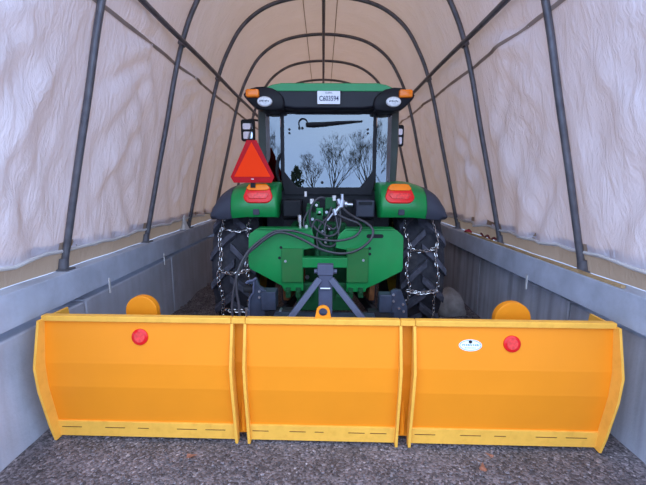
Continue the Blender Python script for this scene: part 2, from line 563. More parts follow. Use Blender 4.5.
# brown inner skirt between the hem and the beam, and the sewn seam bands
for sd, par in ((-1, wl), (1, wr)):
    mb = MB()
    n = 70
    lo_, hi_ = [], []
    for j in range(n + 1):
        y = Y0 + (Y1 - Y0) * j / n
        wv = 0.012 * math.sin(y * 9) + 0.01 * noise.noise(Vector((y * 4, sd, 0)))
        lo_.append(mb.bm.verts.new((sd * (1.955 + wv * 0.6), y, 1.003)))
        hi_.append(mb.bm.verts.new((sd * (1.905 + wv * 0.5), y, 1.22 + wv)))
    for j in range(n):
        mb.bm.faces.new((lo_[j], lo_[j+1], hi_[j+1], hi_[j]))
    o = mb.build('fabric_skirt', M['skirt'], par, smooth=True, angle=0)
    mb = MB()
    pts = []
    for j in range(61):
        y = Y0 + 0.05 + (Y1 - Y0 - 0.1) * j / 60
        p = cover_point(8 if sd < 0 else NA - 9, y)
        pts.append(Vector((p.x - sd * 0.012, y, p.z + 0.012 + 0.008 * math.sin(y * 11))))
    mb.tube(pts, 0.013, 8)
    mb.build('hem_rope', M['cloth'], par, smooth=True)
    mb = MB()
    i = min(range(NA), key=lambda i: abs(ARCH[i].z - 2.78) + (10 if ARCH[i].x * sd < 0 else 0))
    up = []; dn = []
    for j in range(101):
        y = Y0 + (Y1 - Y0) * j / 100
        a = cover_point(i, y); b = cover_point(i + 1, y)
        m_ = (a + b) / 2; dd = (b - a).normalized() * 0.016
        off = Vector((-sd * 0.006, 0, -0.002))
        up.append(mb.bm.verts.new(m_ + dd + off)); dn.append(mb.bm.verts.new(m_ - dd + off))
    for j in range(100):
        mb.bm.faces.new((up[j], up[j+1], dn[j+1], dn[j]))
    mb.build('seam_band', M['seam'], par, smooth=True, angle=0)
for x0 in (-0.27, 0.20):
    mb = MB()
    i = min(range(NA), key=lambda i: abs(ARCH[i].x - x0))
    mb.tube([cover_point(i, Y0 + (Y1 - Y0) * j / 80) + Vector((0, 0, -0.012)) for j in range(81)], 0.006, 6)
    mb.build('seam_band', M['seam'], ce, smooth=True)

# steel hoops
ordn = ['nearest the open mouth, at the very edge of the view', 'second from the open mouth', 'third from the open mouth, just beyond the plow', 'beside the tractor fenders', 'over the middle of the tractor cab', 'over the tractor hood', 'second from the closed end', 'against the closed end wall']
for k, y in enumerate(HOOPS):
    mb = MB()
    mb.tube([Vector((p.x, y, max(p.z, 1.0))) for p in ARCH], 0.0245, 12)
    o = mb.build('frame_hoop', M['hoop'], smooth=True)
    tag(o, 'arched grey steel tube hoop ' + ordn[k], 'hoop', 'arched steel hoops of the shelter frame')
    for sd in (-1, 1):
        i = IP if sd < 0 else NA - 1 - IP
        p = ARCH[i]
        mb = MB(); mb.tube([(p.x - sd*0.0, y - 0.035, p.z), (p.x, y + 0.035, p.z)], 0.036, 10)
        mb.build('clamp', M['hoop'], o, smooth=True)
        mb = MB(); mb.box((sd*1.93 - 0.06, y - 0.05, 1.0), (sd*1.93 + 0.06, y + 0.05, 1.012)); mb.cyl((sd*1.93, y, 1.0), (sd*1.92, y, 1.09), 0.036, 12)
        mb.build('base_plate', M['hoop'], o, smooth=True)
for (px_, pz_, lab) in ((ARCH[IP].x + 0.045, 3.00, 'long grey purlin tube along the left side of the shelter'),
                        (-ARCH[IP].x - 0.045, 3.00, 'long grey purlin tube along the right side of the shelter'),
                        (0.0, 3.985, 'long dark ridge purlin tube along the crown of the shelter')):
    mb = MB()
    mb.tube([(px_, y, pz_ - 0.006 * math.sin(y * 2.4)) for y in [Y0 + 0.1 + k * 0.2 for k in range(46)]], 0.024, 10)
    tag(mb.build('purlin', M['hoop'], smooth=True), lab, 'purlin', 'purlins of the shelter frame')

# block walls and timber sills
CUTS = [1.15, 2.75, 4.4, 6.0, 7.6, 9.1, 10.5]
bl = ['nearest the open mouth', 'second from the mouth, beside the plow', 'third from the mouth, beside the rear wheel', 'fourth from the mouth, beside the tractor', 'fifth from the mouth, beside the hood', 'last one at the closed end']
for sd, nm, xf in ((-1, 'left', 1.86), (1, 'right', 1.93)):
    for k, (a, b) in enumerate(zip(CUTS[:-1], CUTS[1:])):
        mb = MB()
        mb.box((min(sd*xf, sd*2.45), a + 0.006, -0.02), (max(sd*xf, sd*2.45), b - 0.006, 0.735 + 0.008 * ((k * 7) % 3 - 1)))
        o = mb.build('concrete_block', M['concrete_' + nm], bevel=0.015)
        tag(o, 'grey concrete block of the %s wall, %s' % (nm, bl[k]), 'concrete block', 'concrete blocks of the %s wall' % nm)
    mb = MB()
    mb.box((min(sd*1.84, sd*2.08), Y0 - 0.03, 0.785), (max(sd*1.84, sd*2.08), Y1, 1.0))
    # hidden packers under the beam
    for a in CUTS[1:-1]: mb.box((min(sd*1.98, sd*2.06), a - 0.1, 0.746), (max(sd*1.98, sd*2.06), a + 0.1, 0.786))
    o = mb.build('timber_beam', M['timber'], bevel=0.006)
    tag(o, 'long grey timber sill beam on the %s concrete blocks' % nm, 'beam', 'timber sill beams')
    for y in ((3.05, 4.15) if sd < 0 else (3.2,)):
        mb = MB(); mb.box((min(sd*1.832, sd*1.841), y - 0.009, 0.70), (max(sd*1.832, sd*1.841), y + 0.009, 0.83))
        mb.build('tie_strap', M['cloth'], o)

# odds and ends on the beams
mb = MB()
mb.box((1.855, 2.2, 1.0), (1.885, 4.75, 1.02))
tag(mb.build('wooden_strip', M['tan'], bevel=0.003), 'thin tan wooden strip lying along the right sill beam', 'wooden strip')
mb = MB()
pts = [(1.89, 3.95 + 0.03*k, 1.03 + 0.018 * math.sin(k * 1.1)) for k in range(14)]
mb.tube(smooth_path(pts, 3), 0.012, 8)
tag(mb.build('ratchet_strap', M['strap'], smooth=True), 'dark red strap lying bunched on the right beam', 'strap')
mb = MB()
rings = []
for k, (z, r) in enumerate(((1.0, .04), (1.02, .042), (1.035, .025), (1.04, .01))):
    rings.append([Vector((1.89 + r * math.cos(2*PI*j/9) * (1 + .3*((j*5) % 3)), 4.72 + r * 1.6 * math.sin(2*PI*j/9), z + .006*((j*7) % 4))) for j in range(9)])
mb.loft(rings)
tag(mb.build('red_rag', M['redcloth'], smooth=True, subsurf=1), 'small crumpled red rag on the right beam at the hoop foot', 'rag')
mb = MB()
rings = []
for z, r in ((1.0, .075), (1.02, .065), (1.07, .035), (1.13, .028), (1.19, .022), (1.2, .005)):
    rings.append([Vector((-1.885 + .05*(1.2-z) * 0 + r * math.cos(2*PI*j/10) * (1 + .25*((j*7) % 3 - 1)), 4.95 + r * 1.2 * math.sin(2*PI*j/10), z + .012*((j*5) % 3 - 1) * (z > 1.0))) for j in range(10)])
mb.loft(rings)
tag(mb.build('white_rag', M['cloth'], smooth=True, subsurf=1), 'crumpled white rag standing on the left beam beside the fender', 'rag')

# pale rocks and dirt lumps by the right wheel
def rock(name, c, r, sq, label, seed, group=None):
    mb = MB()
    bmesh.ops.create_icosphere(mb.bm, subdivisions=3, radius=1.0)
    for v in mb.bm.verts:
        d = 1 + 0.35 * noise.noise(v.co * 1.3 + Vector((seed, 0, 0))) + 0.12 * noise.noise(v.co * 3.5 + Vector((0, seed, 0)))
        v.co = Vector((v.co.x * r * d, v.co.y * r * d * 1.15, max(v.co.z, -0.5) * r * d * sq))
    bmesh.ops.translate(mb.bm, verts=mb.bm.verts, vec=Vector(c) + Vector((0, 0, 0.45 * r * sq)))
    tag(mb.build(name, M['rock'], smooth=True, angle=50), label, 'rock', group)
rock('rock', (1.60, 4.5, 0.02), 0.20, 1.0, 'largest pale rock on the dirt between right wheel and wall', 3.1, 'rocks along the right wall')
rock('rock', (1.40, 4.72, 0.0), 0.12, 0.9, 'mid-sized rock beside the right rear tire, nearer the tractor than the big pale rock', 8.7, 'rocks along the right wall')
rock('rock', (1.74, 4.95, 0.06), 0.07, 0.9, 'small rock at the foot of the right block wall', 5.2, 'rocks along the right wall')

# dead leaves on the gravel
def leaf(c, s, a, label):
    mb = MB()
    n = 12
    ring = []
    for k in range(n):
        t = 2*PI*k/n
        r = s * (0.75 + 0.25 * math.cos(3*t)) * (1.5 if k == 0 else 1)
        x, y = r * math.cos(t) * 1.5, r * math.sin(t)
        ring.append(Vector((c[0] + x*math.cos(a) - y*math.sin(a), c[1] + x*math.sin(a) + y*math.cos(a), 0.012 + 0.35*abs(y))))
    mb.prism(ring, (0, 0, 0.002))
    tag(mb.build('dead_leaf', M['leaf']), label, 'leaf', 'dead leaves on the gravel')
leaf((-0.80, 1.97), 0.021, 0.3, 'brown curled dead leaf on gravel below the left plow wing')
leaf((0.93, 1.88), 0.024, 1.2, 'brown dead leaf on gravel at the right, largest of the leaves')
leaf((1.02, 1.98), 0.016, 2.2, 'small brown dead leaf close under the right plow wing')

# ================================================================== TRACTOR
CX = 0.05
T = empty('tractor', (CX, 4.0, 0))
tag(T, 'green farm tractor with black and green cab roof parked inside the fabric shelter', 'tractor')

# --- rear wheels
def lug(mb, cx, cy, cz, ang, side, R0, R1):
    """one slanted tread bar: from the centre line out to the shoulder"""
    st = []
    n = 5
    for k in range(n + 1):
        t = k / n
        x = side * (-0.02 + 0.225 * t)
        a = ang - 0.25 * t * (1 + 0.2 * t)
        drop = 0.035 * t ** 4
        st.append((x, a, drop))
    rings = []
    for x, a, drop in st:
        wv = 0.040 / R1
        ring = []
        for (rr, da) in ((R0 - drop, -wv*1.25), (R1 - drop, -wv*0.8), (R1 - drop, wv*0.8), (R0 - drop, wv*1.25)):
            ring.append(Vector((cx + x, cy - rr * math.cos(a + da), cz + rr * math.sin(a + da))))
        rings.append(ring)
    mb.loft(rings)
WHY, WHZ, WR = 4.0, 0.785, 0.785
for sd, nm in ((-1, 'left'), (1, 'right')):
    cx = CX + sd * 0.87
    mb = MB()
    prof = [(-0.15, 0.44), (-0.20, 0.52), (-0.215, 0.62), (-0.205, 0.70), (-0.15, 0.735), (0, 0.745), (0.15, 0.735), (0.205, 0.70), (0.215, 0.62), (0.20, 0.52), (0.15, 0.44)]
    mb.lathe(prof, (cx, WHY, WHZ), 'X', 64)
    w = mb.build('rear_tire', M['rubber'], T, smooth=True, angle=30)
    mb = MB()
    NL = 17
    for k in range(NL):
        a = 2*PI*k/NL
        lug(mb, cx, WHY, WHZ, a, 1, 0.72, WR + .006)
        lug(mb, cx, WHY, WHZ, a + PI/NL, -1, 0.72, WR + .006)
    mb.build('tread', M['tread'], w, smooth=True, angle=30)
    mb = MB()
    mb.lathe([(-0.14, 0.44), (-0.15, 0.40), (-0.05, 0.38), (sd*0.02 - 0.01, 0.12), (sd*0.02 - 0.01, 0.01), (sd*0.02 + 0.01, 0.01), (sd*0.02+0.01, 0.12), (0.05, 0.38), (0.15, 0.40), (0.14, 0.44)], (cx, WHY, WHZ), 'X', 40)
    mb.build('rim', M['rim'], w, smooth=True)

# --- tire chains
def link(mb, c, d, n, L=0.048, W=0.026, r=0.0040):
    """oval chain link centred c, long axis d, flat normal n"""
    d = d.normalized(); n = (n - d * n.dot(d)).normalized(); x = d.cross(n)
    pts = []
    for k in range(10):
        a = 2*PI*k/10
        px = math.cos(a); py = math.sin(a)
        pts.append(c + d * (px * W/2 + math.copysign((L - W)/2, px) * (abs(px) > 0.05)) + x * py * W/2)
    mb.tube(pts, r, 5, closed=True)
for sd, nm in ((-1, 'left'), (1, 'right')):
    cx = CX + sd * 0.87
    mb = MB()
    R = WR + 0.017
    offs = (-0.145, 0.10) if sd > 0 else (-0.10, 0.145)
    cross = [2*PI*k/13 + (0.355 if sd > 0 else 0.10) for k in range(13)]
    for xo in offs:
        n = 112
        for k in range(n):
            a = 2*PI*k/n
            # the rails pull in towards each cross chain
            near = min(abs((a - c + PI) % (2*PI) - PI) for c in cross)
            sway = 0.014 * math.sin(a * 13 * 1.0 + xo * 20) + random.uniform(-.004, .004)
            x = cx + xo + math.copysign(1, xo) * 0.012 * (near / 0.24) + sway
            c = Vector((x, WHY - R * math.cos(a), WHZ + R * math.sin(a)))
            if c.z < 0.008: continue
            rad = Vector((0, -math.cos(a), math.sin(a))); tg = Vector((random.uniform(-.25, .25), math.sin(a), math.cos(a)))
            nr = rad if k % 2 else Vector((1, 0, 0))
            nr = (nr + 0.5 * (Vector((1, 0, 0)) if k % 2 else rad)).normalized()
            link(mb, c, tg, nr)
    for a in cross:
        m_ = 8
        xa, xb = cx + offs[0], cx + offs[1]
        for k in range(m_ + 1):
            t = k / m_
            aa = a + 0.035 * math.sin(PI * t) * -1 + random.uniform(-.006, .006)
            c = Vector((xa + (xb - xa) * t, WHY - (R + .004) * math.cos(aa), WHZ + (R + .004) * math.sin(aa)))
            if c.z < 0.008: continue
            rad = Vector((0, -math.cos(aa), math.sin(aa))); tg = Vector((0, math.sin(aa), math.cos(aa)))
            nr = (rad if k % 2 else tg) + 0.5 * (tg if k % 2 else rad)
            link(mb, c, Vector((1, 0, 0)) + tg * random.uniform(-.2, .2), nr, L=0.046)
    tag(mb.build('tire_chain', M['chain'], smooth=True), 'steel ladder snow chain wrapped round the %s rear tire' % nm, 'tire chain', 'snow chains on the rear tires')

# --- fenders
def fender_ring(x, sc=1.0, drop=0.0, back=0.0):
    outer = [(3.205, 1.345), (3.175, 1.40), (3.18, 1.48), (3.215, 1.555), (3.29, 1.61), (3.42, 1.64), (3.65, 1.66), (4.0, 1.67), (4.4, 1.62), (4.72, 1.48), (4.92, 1.25)]
    inner = [(4.87, 1.24), (4.68, 1.42), (4.38, 1.55), (4.0, 1.605), (3.7, 1.58), (3.55, 1.50), (3.42, 1.36), (3.33, 1.335)]
    ring = []
    for (y, z) in outer: ring.append(Vector((x, y + back * (1 if y < 4 else -1), 1.335 + (z - 1.335) * sc - drop if z > 1.335 else z)))
    for (y, z) in inner: ring.append(Vector((x, y + back * 0.3 * (1 if y < 4 else -1), min(z, 1.33 + (z - 1.33) * sc - drop * .5))))
    return ring
for sd, nm in ((-1, 'left'), (1, 'right')):
    xi, xo, xe = CX + sd * 0.45, CX + sd * 0.855, CX + sd * 1.03
    mb = MB()
    xs = [(xi, .97, .004, .02), (xi + sd*.012, 1, 0, .004), (xi + sd*.03, 1, 0, 0), (xo - sd*.14, 1, 0, 0), (xo - sd*.06, .985, .006, .004), (xo, .94, .012, .02)]
    mb.loft([fender_ring(*a) for a in xs])
    f = mb.build('rear_fender', M['green'], T, smooth=True, angle=50)
    mb = MB()
    xs = [(xo, .95, .014, .012), (xo + sd*.05, .91, .018, .013), (xo + sd*.10, .81, .02, .016), (xo + sd*.14, .66, .02, .022), (xo + sd*.17, .47, .016, .03), (xo + sd*.187, .28, .01, .04), (xo + sd*.192, .14, .0, .05)]
    mb.loft([fender_ring(*a) for a in xs])
    mb.build('fender_extension', M['fgrey'], f, smooth=True, angle=50)
    mb = MB()
    cxm = CX + sd * 0.63
    mb.prism(rrect(cxm, 1.392, 0.055, 0.05, 0.008, 3.170), (0, 0.02, 0))
    mb.build('reflector', M['fgrey'], f, bevel=0.003)
    # small handle mark on the extension
    mb = MB(); mb.box((CX + sd*0.885 - .012, 3.245, 1.515), (CX + sd*0.885 + .012, 3.26, 1.519)); mb.build('clip', M['steel'], f)
    # tail lamp: red lower lens, amber upper lens, tilted with the fender
    lc = CX + sd * 0.615
    rot = Matrix.Rotation(math.radians(-24), 3, 'X')
    piv = Vector((lc, 3.165, 1.48))
    def outline(z0, z1, w0, w1, r, y):
        pts = []
        n = 4
        for (x, z, a0) in ((w1/2 - r, z1 - r, 0), (-w1/2 + r, z1 - r, 90), (-w0/2 + r, z0 + r, 180), (w0/2 - r, z0 + r, 270)):
            for k in range(n + 1):
                a = math.radians(a0 + 90*k/n)
                pts.append(Vector((lc + x + r*math.cos(a), y, z + r*math.sin(a))))
        return [piv + rot @ (p - piv) for p in pts]
    mb = MB(); mb.prism(outline(1.474, 1.655, .255, .215, .062, 3.165), rot @ Vector((0, 0.09, 0)))
    hl = mb.build('tail_light', M['red'], T, bevel=0.012, seg=3)
    mb = MB(); mb.prism(outline(1.585, 1.645, .20, .18, .029, 3.152), rot @ Vector((0, 0.03, 0)))
    mb.build('amber_lens', M['amber'], hl, bevel=0.006)
    mb = MB(); mb.prism(outline(1.509, 1.564, .165, .19, .024, 3.156), rot @ Vector((0, 0.03, 0)))
    mb.build('red_lens', M['redl'], hl, bevel=0.006)

# --- slow moving vehicle triangle on the left fender
def tri(c, half, top, bot, cut, y):
    """truncated triangle outline"""
    x, z = c
    return [Vector((x - half, y, z + bot + cut * 1.2)), Vector((x - half + cut*.6, y, z + bot)), Vector((x + half - cut*.6, y, z + bot)), Vector((x + half, y, z + bot + cut*1.2)),
            Vector((x + cut, y, z + top)), Vector((x - cut, y, z + top))]
sc_ = (-0.607, 1.63)
mb = MB(); mb.prism(tri(sc_, 0.188, 0.368, 0.012, 0.042, 3.19), (0, 0.006, 0))
s_ = mb.build('warning_triangle', M['smvr'], T, bevel=0.002)
mb = MB()
mb.prism([Vector((sc_[0] - .156, 3.186, sc_[1] + .062)), Vector((sc_[0] + .156, 3.186, sc_[1] + .062)), Vector((sc_[0], 3.186, sc_[1] + .352))], (0, 0.005, 0))
mb.build('orange_face', M['smvo'], s_)
mb = MB(); mb.box((sc_[0] - .012, 3.187, sc_[1] + .040), (sc_[0] + .012, 3.191, sc_[1] + .046)); mb.build('maker_mark', M['white'], s_)
mb = MB(); mb.box((sc_[0] - .02, 3.197, 1.60), (sc_[0] + .02, 3.212, 1.86)); mb.bar((sc_[0], 3.205, 1.615), (sc_[0], 3.33, 1.61), .04, .012)
mb.build('bracket', M['black'], s_)

# --- cab: roof
def XZ(px, py, D): return at(px, py, D)
YR = 3.40
mb = MB()
rg = []
for y, dz, dx in ((YR, 0, 0), (YR + .03, .004, 0), (3.9, .015, .05), (4.7, .015, .05), (5.0, 0, 0), (5.08, -.03, -.03)):
    rg.append([Vector((CX + x * (1 + dx * .0), y, z + (dz if z > 2.46 else 0))) for x, z in ((-.60, 2.438), (-.60, 2.455), (-.50, 2.495), (-.42, 2.508), (.42, 2.508), (.50, 2.495), (.60, 2.455), (.60, 2.438))])
mb.loft(rg)
roof = mb.build('roof', M['roofgreen'], T, bevel=0.008, seg=2)
mb = MB()
rg = []
for y, k in ((YR - .0, 0), (YR + .02, 1), (4.95, 1), (5.0, 0)):
    e = 0.012 * k
    rg.append([Vector((CX + x, y, z)) for x, z in ((-.50 - e, 2.445 + e*.2), (-.48 - e, 2.325 - e), (-.30, 2.30 - e), (.30, 2.30 - e), (.48 + e, 2.325 - e), (.50 + e, 2.445 + e*.2))])
mb.loft(rg)
rp = mb.build('roof_panel', M['panel'], T, bevel=0.012)
for xx in (-.105, .105):
    mb = MB(); mb.cyl((CX + xx, YR - .012, 2.43), (CX + xx, YR + .02, 2.43), 0.011, 12); mb.build('screw', M['black'], rp, smooth=True)
# rounded corner pods carrying the lamps
pod = [(243.2, 94.5), (245.5, 91.5), (250, 89), (256, 87.6), (263, 87.2), (271, 89), (277, 92.5), (281, 97), (282.5, 103), (281, 108.5), (274, 110), (265, 110), (257, 108.5), (251.5, 105), (247, 100.5), (244, 97)]
for sd in (-1, 1):
    pts = []
    for px, py in pod:
        p = at(px, py, YR - .02); x = p.x - (-0.003)
        dx = (x - 0.05)               # left-hand outline about the cab centre line
        pts.append(Vector((CX + (dx if sd < 0 else -dx), YR - .02, p.z - (0.006 if sd > 0 else 0))))
    if sd > 0: pts = pts[::-1]
    cen = sum(pts, Vector()) / len(pts)
    rings = []
    for y, s1 in ((YR - .035, .95), (YR - .03, 1.02), (YR - .01, 1.06), (YR + .10, 1.06), (YR + .5, .8), (YR + .75, .5)):
        rings.append([Vector((cen.x + (p.x - cen.x) * s1 + (0 if y < YR + .2 else -sd * .06), y, cen.z + (p.z - cen.z) * s1 + (0 if y < YR + .2 else .015))) for p in pts])
    mb = MB(); mb.loft(rings)
    pd = mb.build("lamp_pod", M["black"], T, smooth=True, angle=50)
    a = at(252.4, 94.6, YR); mb = MB()
    ax = CX - abs(a.x - CX) if sd < 0 else CX + abs(a.x - CX)
    mb.loft([[Vector((ax + (p.x) * s1, YR - yy, 2.411 + (p.z) * s1 + p.x * sd * -0.0)) for p in rrect(0, 0, .118, .068, .018, 0)] for yy, s1 in ((.02, 1.0), (.05, 1.0), (.062, .9), (.066, .6))])
    mb.build('turn_signal', M['amber'], pd, smooth=True, angle=50)
    o_ = at(264.5, 102, YR); ox = CX + sd * abs(o_.x - CX); mb = MB()
    mb.loft([[Vector((ox + p.x * s1, YR - yy, 2.343 + p.z * s1)) for p in ellipse(0, 0, .066, .043, 0)] for yy, s1 in ((.02, 1.0), (.045, 1.0), (.055, .9), (.058, .7))])
    wl_ = mb.build('work_light', M['lamp'], pd, smooth=True, angle=50)
    mb = MB(); random.seed(11)
    for k in range(7):
        mb.box((ox - .042 + k * .012, YR - .0605, 2.338 + .003 * (k % 2)), (ox - .035 + k * .012, YR - .0565, 2.350 + .002 * (k % 3)))
    mb.build('lens_lettering', M['fgrey'], wl_)
# licence plate
pl0 = at(316.4, 91, YR - .02); pl1 = at(339.2, 104, YR - .02)
mb = MB(); mb.prism(rrect((pl0.x + pl1.x)/2, (pl0.z + pl1.z)/2, pl1.x - pl0.x, pl0.z - pl1.z, .006, YR - .022), (0, .006, 0))
plate = mb.build('license_plate', M['white'], T)
def text(body, size, loc, rotx, material, name, parent, bold=0.0):
    cu = bpy.data.curves.new(name, 'FONT')
    cu.body = body; cu.size = size; cu.align_x = 'CENTER'; cu.align_y = 'CENTER'; cu.extrude = 0.0008; cu.offset = bold
    tmp = bpy.data.objects.new(name + '_tmp', cu); COL.objects.link(tmp)
    dg = bpy.context.evaluated_depsgraph_get()
    me = bpy.data.meshes.new_from_object(tmp.evaluated_get(dg))
    bpy.data.objects.remove(tmp)
    me.materials.clear(); me.materials.append(material)
    o = bpy.data.objects.new(name, me); COL.objects.link(o)
    o.parent = parent
    o.location = Vector(loc) - WL[parent.name]
    o.rotation_euler = (rotx, 0, 0)
    return o
pc = WL[plate.name]
text('C603594', .058, (pc.x + .002, YR - .0235, pc.z - .010), PI/2, M['ink'], 'plate_number', plate, .0011).scale = (.80, 1, 1)
text('Québec', .020, (pc.x, YR - .0235, pc.z + .040), PI/2, M['ink'], 'plate_heading', plate)

# --- cab: rear window, frame, posts
YW = 3.55
wx0, wx1 = CX - .417, CX + .417
wout = [(wx0, 2.272), (wx1, 2.272), (wx1, 1.745), (wx1 - .115, 1.60), (wx0 + .115, 1.60), (wx0, 1.745)]
mb = MB(); mb.prism([Vector((x, YW, z)) for x, z in wout], (0, .008, 0))
rw = mb.build('rear_window', M['glass'], T)
# frame as a ring
mb = MB()
fo = [(CX - .445, 2.335), (CX + .445, 2.335), (CX + .45, 1.70), (CX + .42, 1.53), (CX - .42, 1.53), (CX - .45, 1.70)]
rings = []
for y, pol in ((YW - .012, wout), (YW - .012, fo), (YW + .05, fo), (YW + .05, wout)):
    rings.append([Vector((x, y, z)) for x, z in pol])
vr = [[mb.bm.verts.new(p) for p in r] for r in rings]
for a, b in zip(vr, vr[1:] + vr[:1]):
    for k in range(6):
        mb.bm.faces.new((a[k], a[(k+1) % 6], b[(k+1) % 6], b[k]))
wf = mb.build('window_frame', M['black'], T, bevel=0.006)
for x, z in ((-.367, 2.135), (-.367, 2.100), (.367, 2.135), (.367, 2.100)):
    mb = MB(); mb.cyl((CX + x, YW - .014, z), (CX + x, YW + .001, z), .0105, 12); mb.build('hinge_bolt', M['black'], rw, smooth=True)
mb = MB(); mb.cyl((CX - .06, YW - .02, 1.645), (CX - .06, YW + .001, 1.645), .014, 12); mb.build('latch', M['black'], rw, smooth=True)
# wiper: motor end, arm and tapering blade, and its wire loop
mb = MB()
wp = [at(305, 124.5, YW - .03), at(312, 124.5, YW - .03), at(322, 124, YW - .03), at(335, 122.8, YW - .03), at(350, 121.6, YW - .03), at(362, 120.8, YW - .03)]
mb.tube(wp, [.016, .021, .018, .015, .010, .004], 10)
wpo = mb.build('wiper', M['black'], rw, smooth=True)
mb = MB(); mb.tube(smooth_path([at(298.5, 128, YW-.02), at(298, 122, YW-.02), at(301, 118.6, YW-.02), at(305, 119.5, YW-.02), at(307.5, 124, YW-.03)], 5), .005, 8)
for q in (at(298.5, 128, YW-.02), at(301.5, 128, YW-.02)): mb.cyl((q.x, YW - .02, q.z), (q.x, YW + .001, q.z), .012, 10)
mb.build('washer_line', M['black'], wpo, smooth=True)
# header strip between window and roof
mb = MB(); mb.box((CX - .60, YW + .0, 2.28), (CX + .60, YW + .10, 2.40)); mb.build('cab_header', M['black'], T, bevel=.01)
for sd in (-1, 1):
    # curved corner glass and outer post
    mb = MB()
    col = []
    for z, k in ((1.56, 0.0), (1.9, .35), (2.31, .0)):
        col.append([Vector((CX + sd * x, y, z)) for x, y in ((.452, YW + .0), (.50, YW + .001), (.55, YW + .003), (.588, YW + .010))])
    for a, b in zip(col[:-1], col[1:]):
        va = [mb.bm.verts.new(p) for p in a]; vb = [mb.bm.verts.new(p) for p in b]
        for k in range(3): mb.bm.faces.new((va[k], va[k+1], vb[k+1], vb[k]))
    bmesh.ops.remove_doubles(mb.bm, verts=mb.bm.verts, dist=1e-5)
    q = mb.build('corner_glass', M['qglass'], T, smooth=False)
    md = q.modifiers.new('solid', 'SOLIDIFY'); md.thickness = .005
    mb = MB()
    mb.loft([[Vector((CX + sd * (x + dx), y, z)) for x, y in ((.583, YW + .035), (.662, YW + .06), (.68, YW + .13), (.62, YW + .15), (.585, YW + .10))] for z, dx in ((1.50, -.012), (1.62, -.008), (2.0, .004), (2.36, .0))])
    mb.build('rear_post', M['post'], T, bevel=.012)
    for z in (2.265, 1.64):
        mb = MB(); mb.cyl((CX + sd*.565, YW - .005, z), (CX + sd*.565, YW + .04, z), .018, 12); mb.build('glass_hinge', M['black'], q, smooth=True)
    # grab handle bar by the left post
    if sd < 0:
        mb = MB(); mb.tube(smooth_path([(CX - .44, YW - .012, 1.92), (CX - .475, YW - .03, 1.86), (CX - .49, YW - .03, 1.74), (CX - .47, YW - .012, 1.66)], 5), .012, 8)
        mb.build('grab_handle', M['black'], T, smooth=True)
    # side glass, mid post, front post
    mb = MB(); mb.prism([(CX + sd*.665, YW + .14, 1.5), (CX + sd*.78, 4.3, 1.5), (CX + sd*.72, 4.3, 2.36), (CX + sd*.66, YW + .14, 2.36)], (sd*.006, 0, 0)); mb.build('side_glass', M['sglass'], T)
    mb = MB(); mb.prism([(CX + sd*.78, 4.36, 1.0), (CX + sd*.66, 5.0, 1.0), (CX + sd*.62, 5.0, 2.36), (CX + sd*.72, 4.36, 2.36)], (sd*.006, 0, 0)); mb.build('door_glass', M['sglass'], T)
    mb = MB(); mb.bar((CX + sd*.78, 4.33, 1.0), (CX + sd*.72, 4.33, 2.36), .05, .06, (0, 1, 0)); mb.build('side_post', M['black'], T, bevel=.008)
    mb = MB(); mb.bar((CX + sd*.65, 5.0, 1.0), (CX + sd*.61, 5.0, 2.36), .06, .06, (0, 1, 0)); mb.build('front_post', M['black'], T, bevel=.008)
    # mirrors on arms
    mx_ = (CX - .97) if sd < 0 else (CX + .87)
    mz = 2.27 if sd < 0 else 2.21
    mb = MB(); mb.prism(rrect(mx_, mz, .17 if sd < 0 else .13, .26, .03, 4.62), (0, .05, 0))
    mr = mb.build('side_mirror', M['black'], T, bevel=.012)
    mb = MB(); mb.prism(rrect(mx_, mz + .045, .12 if sd < 0 else .09, .07, .015, 4.616), (0, .004, 0)); mb.build('mirror_glass', M['mirror'], mr)
    mb = MB(); mb.prism(rrect(mx_ + .0, mz - .06, .11 if sd < 0 else .08, .085, .015, 4.616), (0, .004, 0)); mb.build('mirror_glass', M['mirror'], mr)
    mb = MB(); mb.tube(smooth_path([(mx_, 4.67, mz + .08), (mx_ - sd*.01, 4.72, mz + .14), (CX + sd*.74, 4.9, mz + .13), (CX + sd*.62, 5.0, mz + .1)], 5), .012, 8); mb.build('mirror_arm', M['black'], mr, smooth=True)
# windscreen, floor, seat, steering wheel
mb = MB(); mb.prism([(CX - .61, 5.02, 1.3), (CX + .61, 5.02, 1.3), (CX + .59, 5.02, 2.34), (CX - .59, 5.02, 2.34)], (0, .006, 0)); mb.build('windscreen', M['sglass'], T)
mb = MB(); mb.box((CX - .62, YW + .06, .95), (CX + .62, 5.0, 1.02)); mb.build('cab_floor', M['black'], T)
mb = MB(); mb.box((CX - .60, YW + .02, 1.0), (CX + .60, YW + .10, 1.57)); mb.build('cab_rear_wall', M['black'], T, bevel=.01)
mb = MB(); mb.box((CX - .40, 5.04, .85), (CX + .40, 5.3, 1.55)); mb.build('firewall', M['black'], T)
mb = MB()
mb.loft([rrect(CX, 1.72, .50 * s1, .62, .09, y) for y, s1 in ((3.98, .9), (4.0, 1), (4.08, 1), (4.11, .9))])
st = mb.build('driver_seat', M['seat'], T, smooth=True)
mb = MB(); mb.prism(rrect(CX, 1.38, .5, .12, .04, 4.05), (0, .5, 0)); mb.build('seat_cushion', M['seat'], st, bevel=.02)
mb = MB(); mb.cyl((CX, 4.3, 1.02), (CX, 4.3, 1.33), .12, 16); mb.build('seat_base', M['black'], st, smooth=True)
mb = MB()
rot = Matrix.Rotation(math.radians(-50), 3, 'X'); c_ = Vector((CX, 4.78, 1.72))
mb.tube([c_ + rot @ Vector((.2*math.cos(2*PI*k/24), .2*math.sin(2*PI*k/24), 0)) for k in range(24)], .014, 8, closed=True)
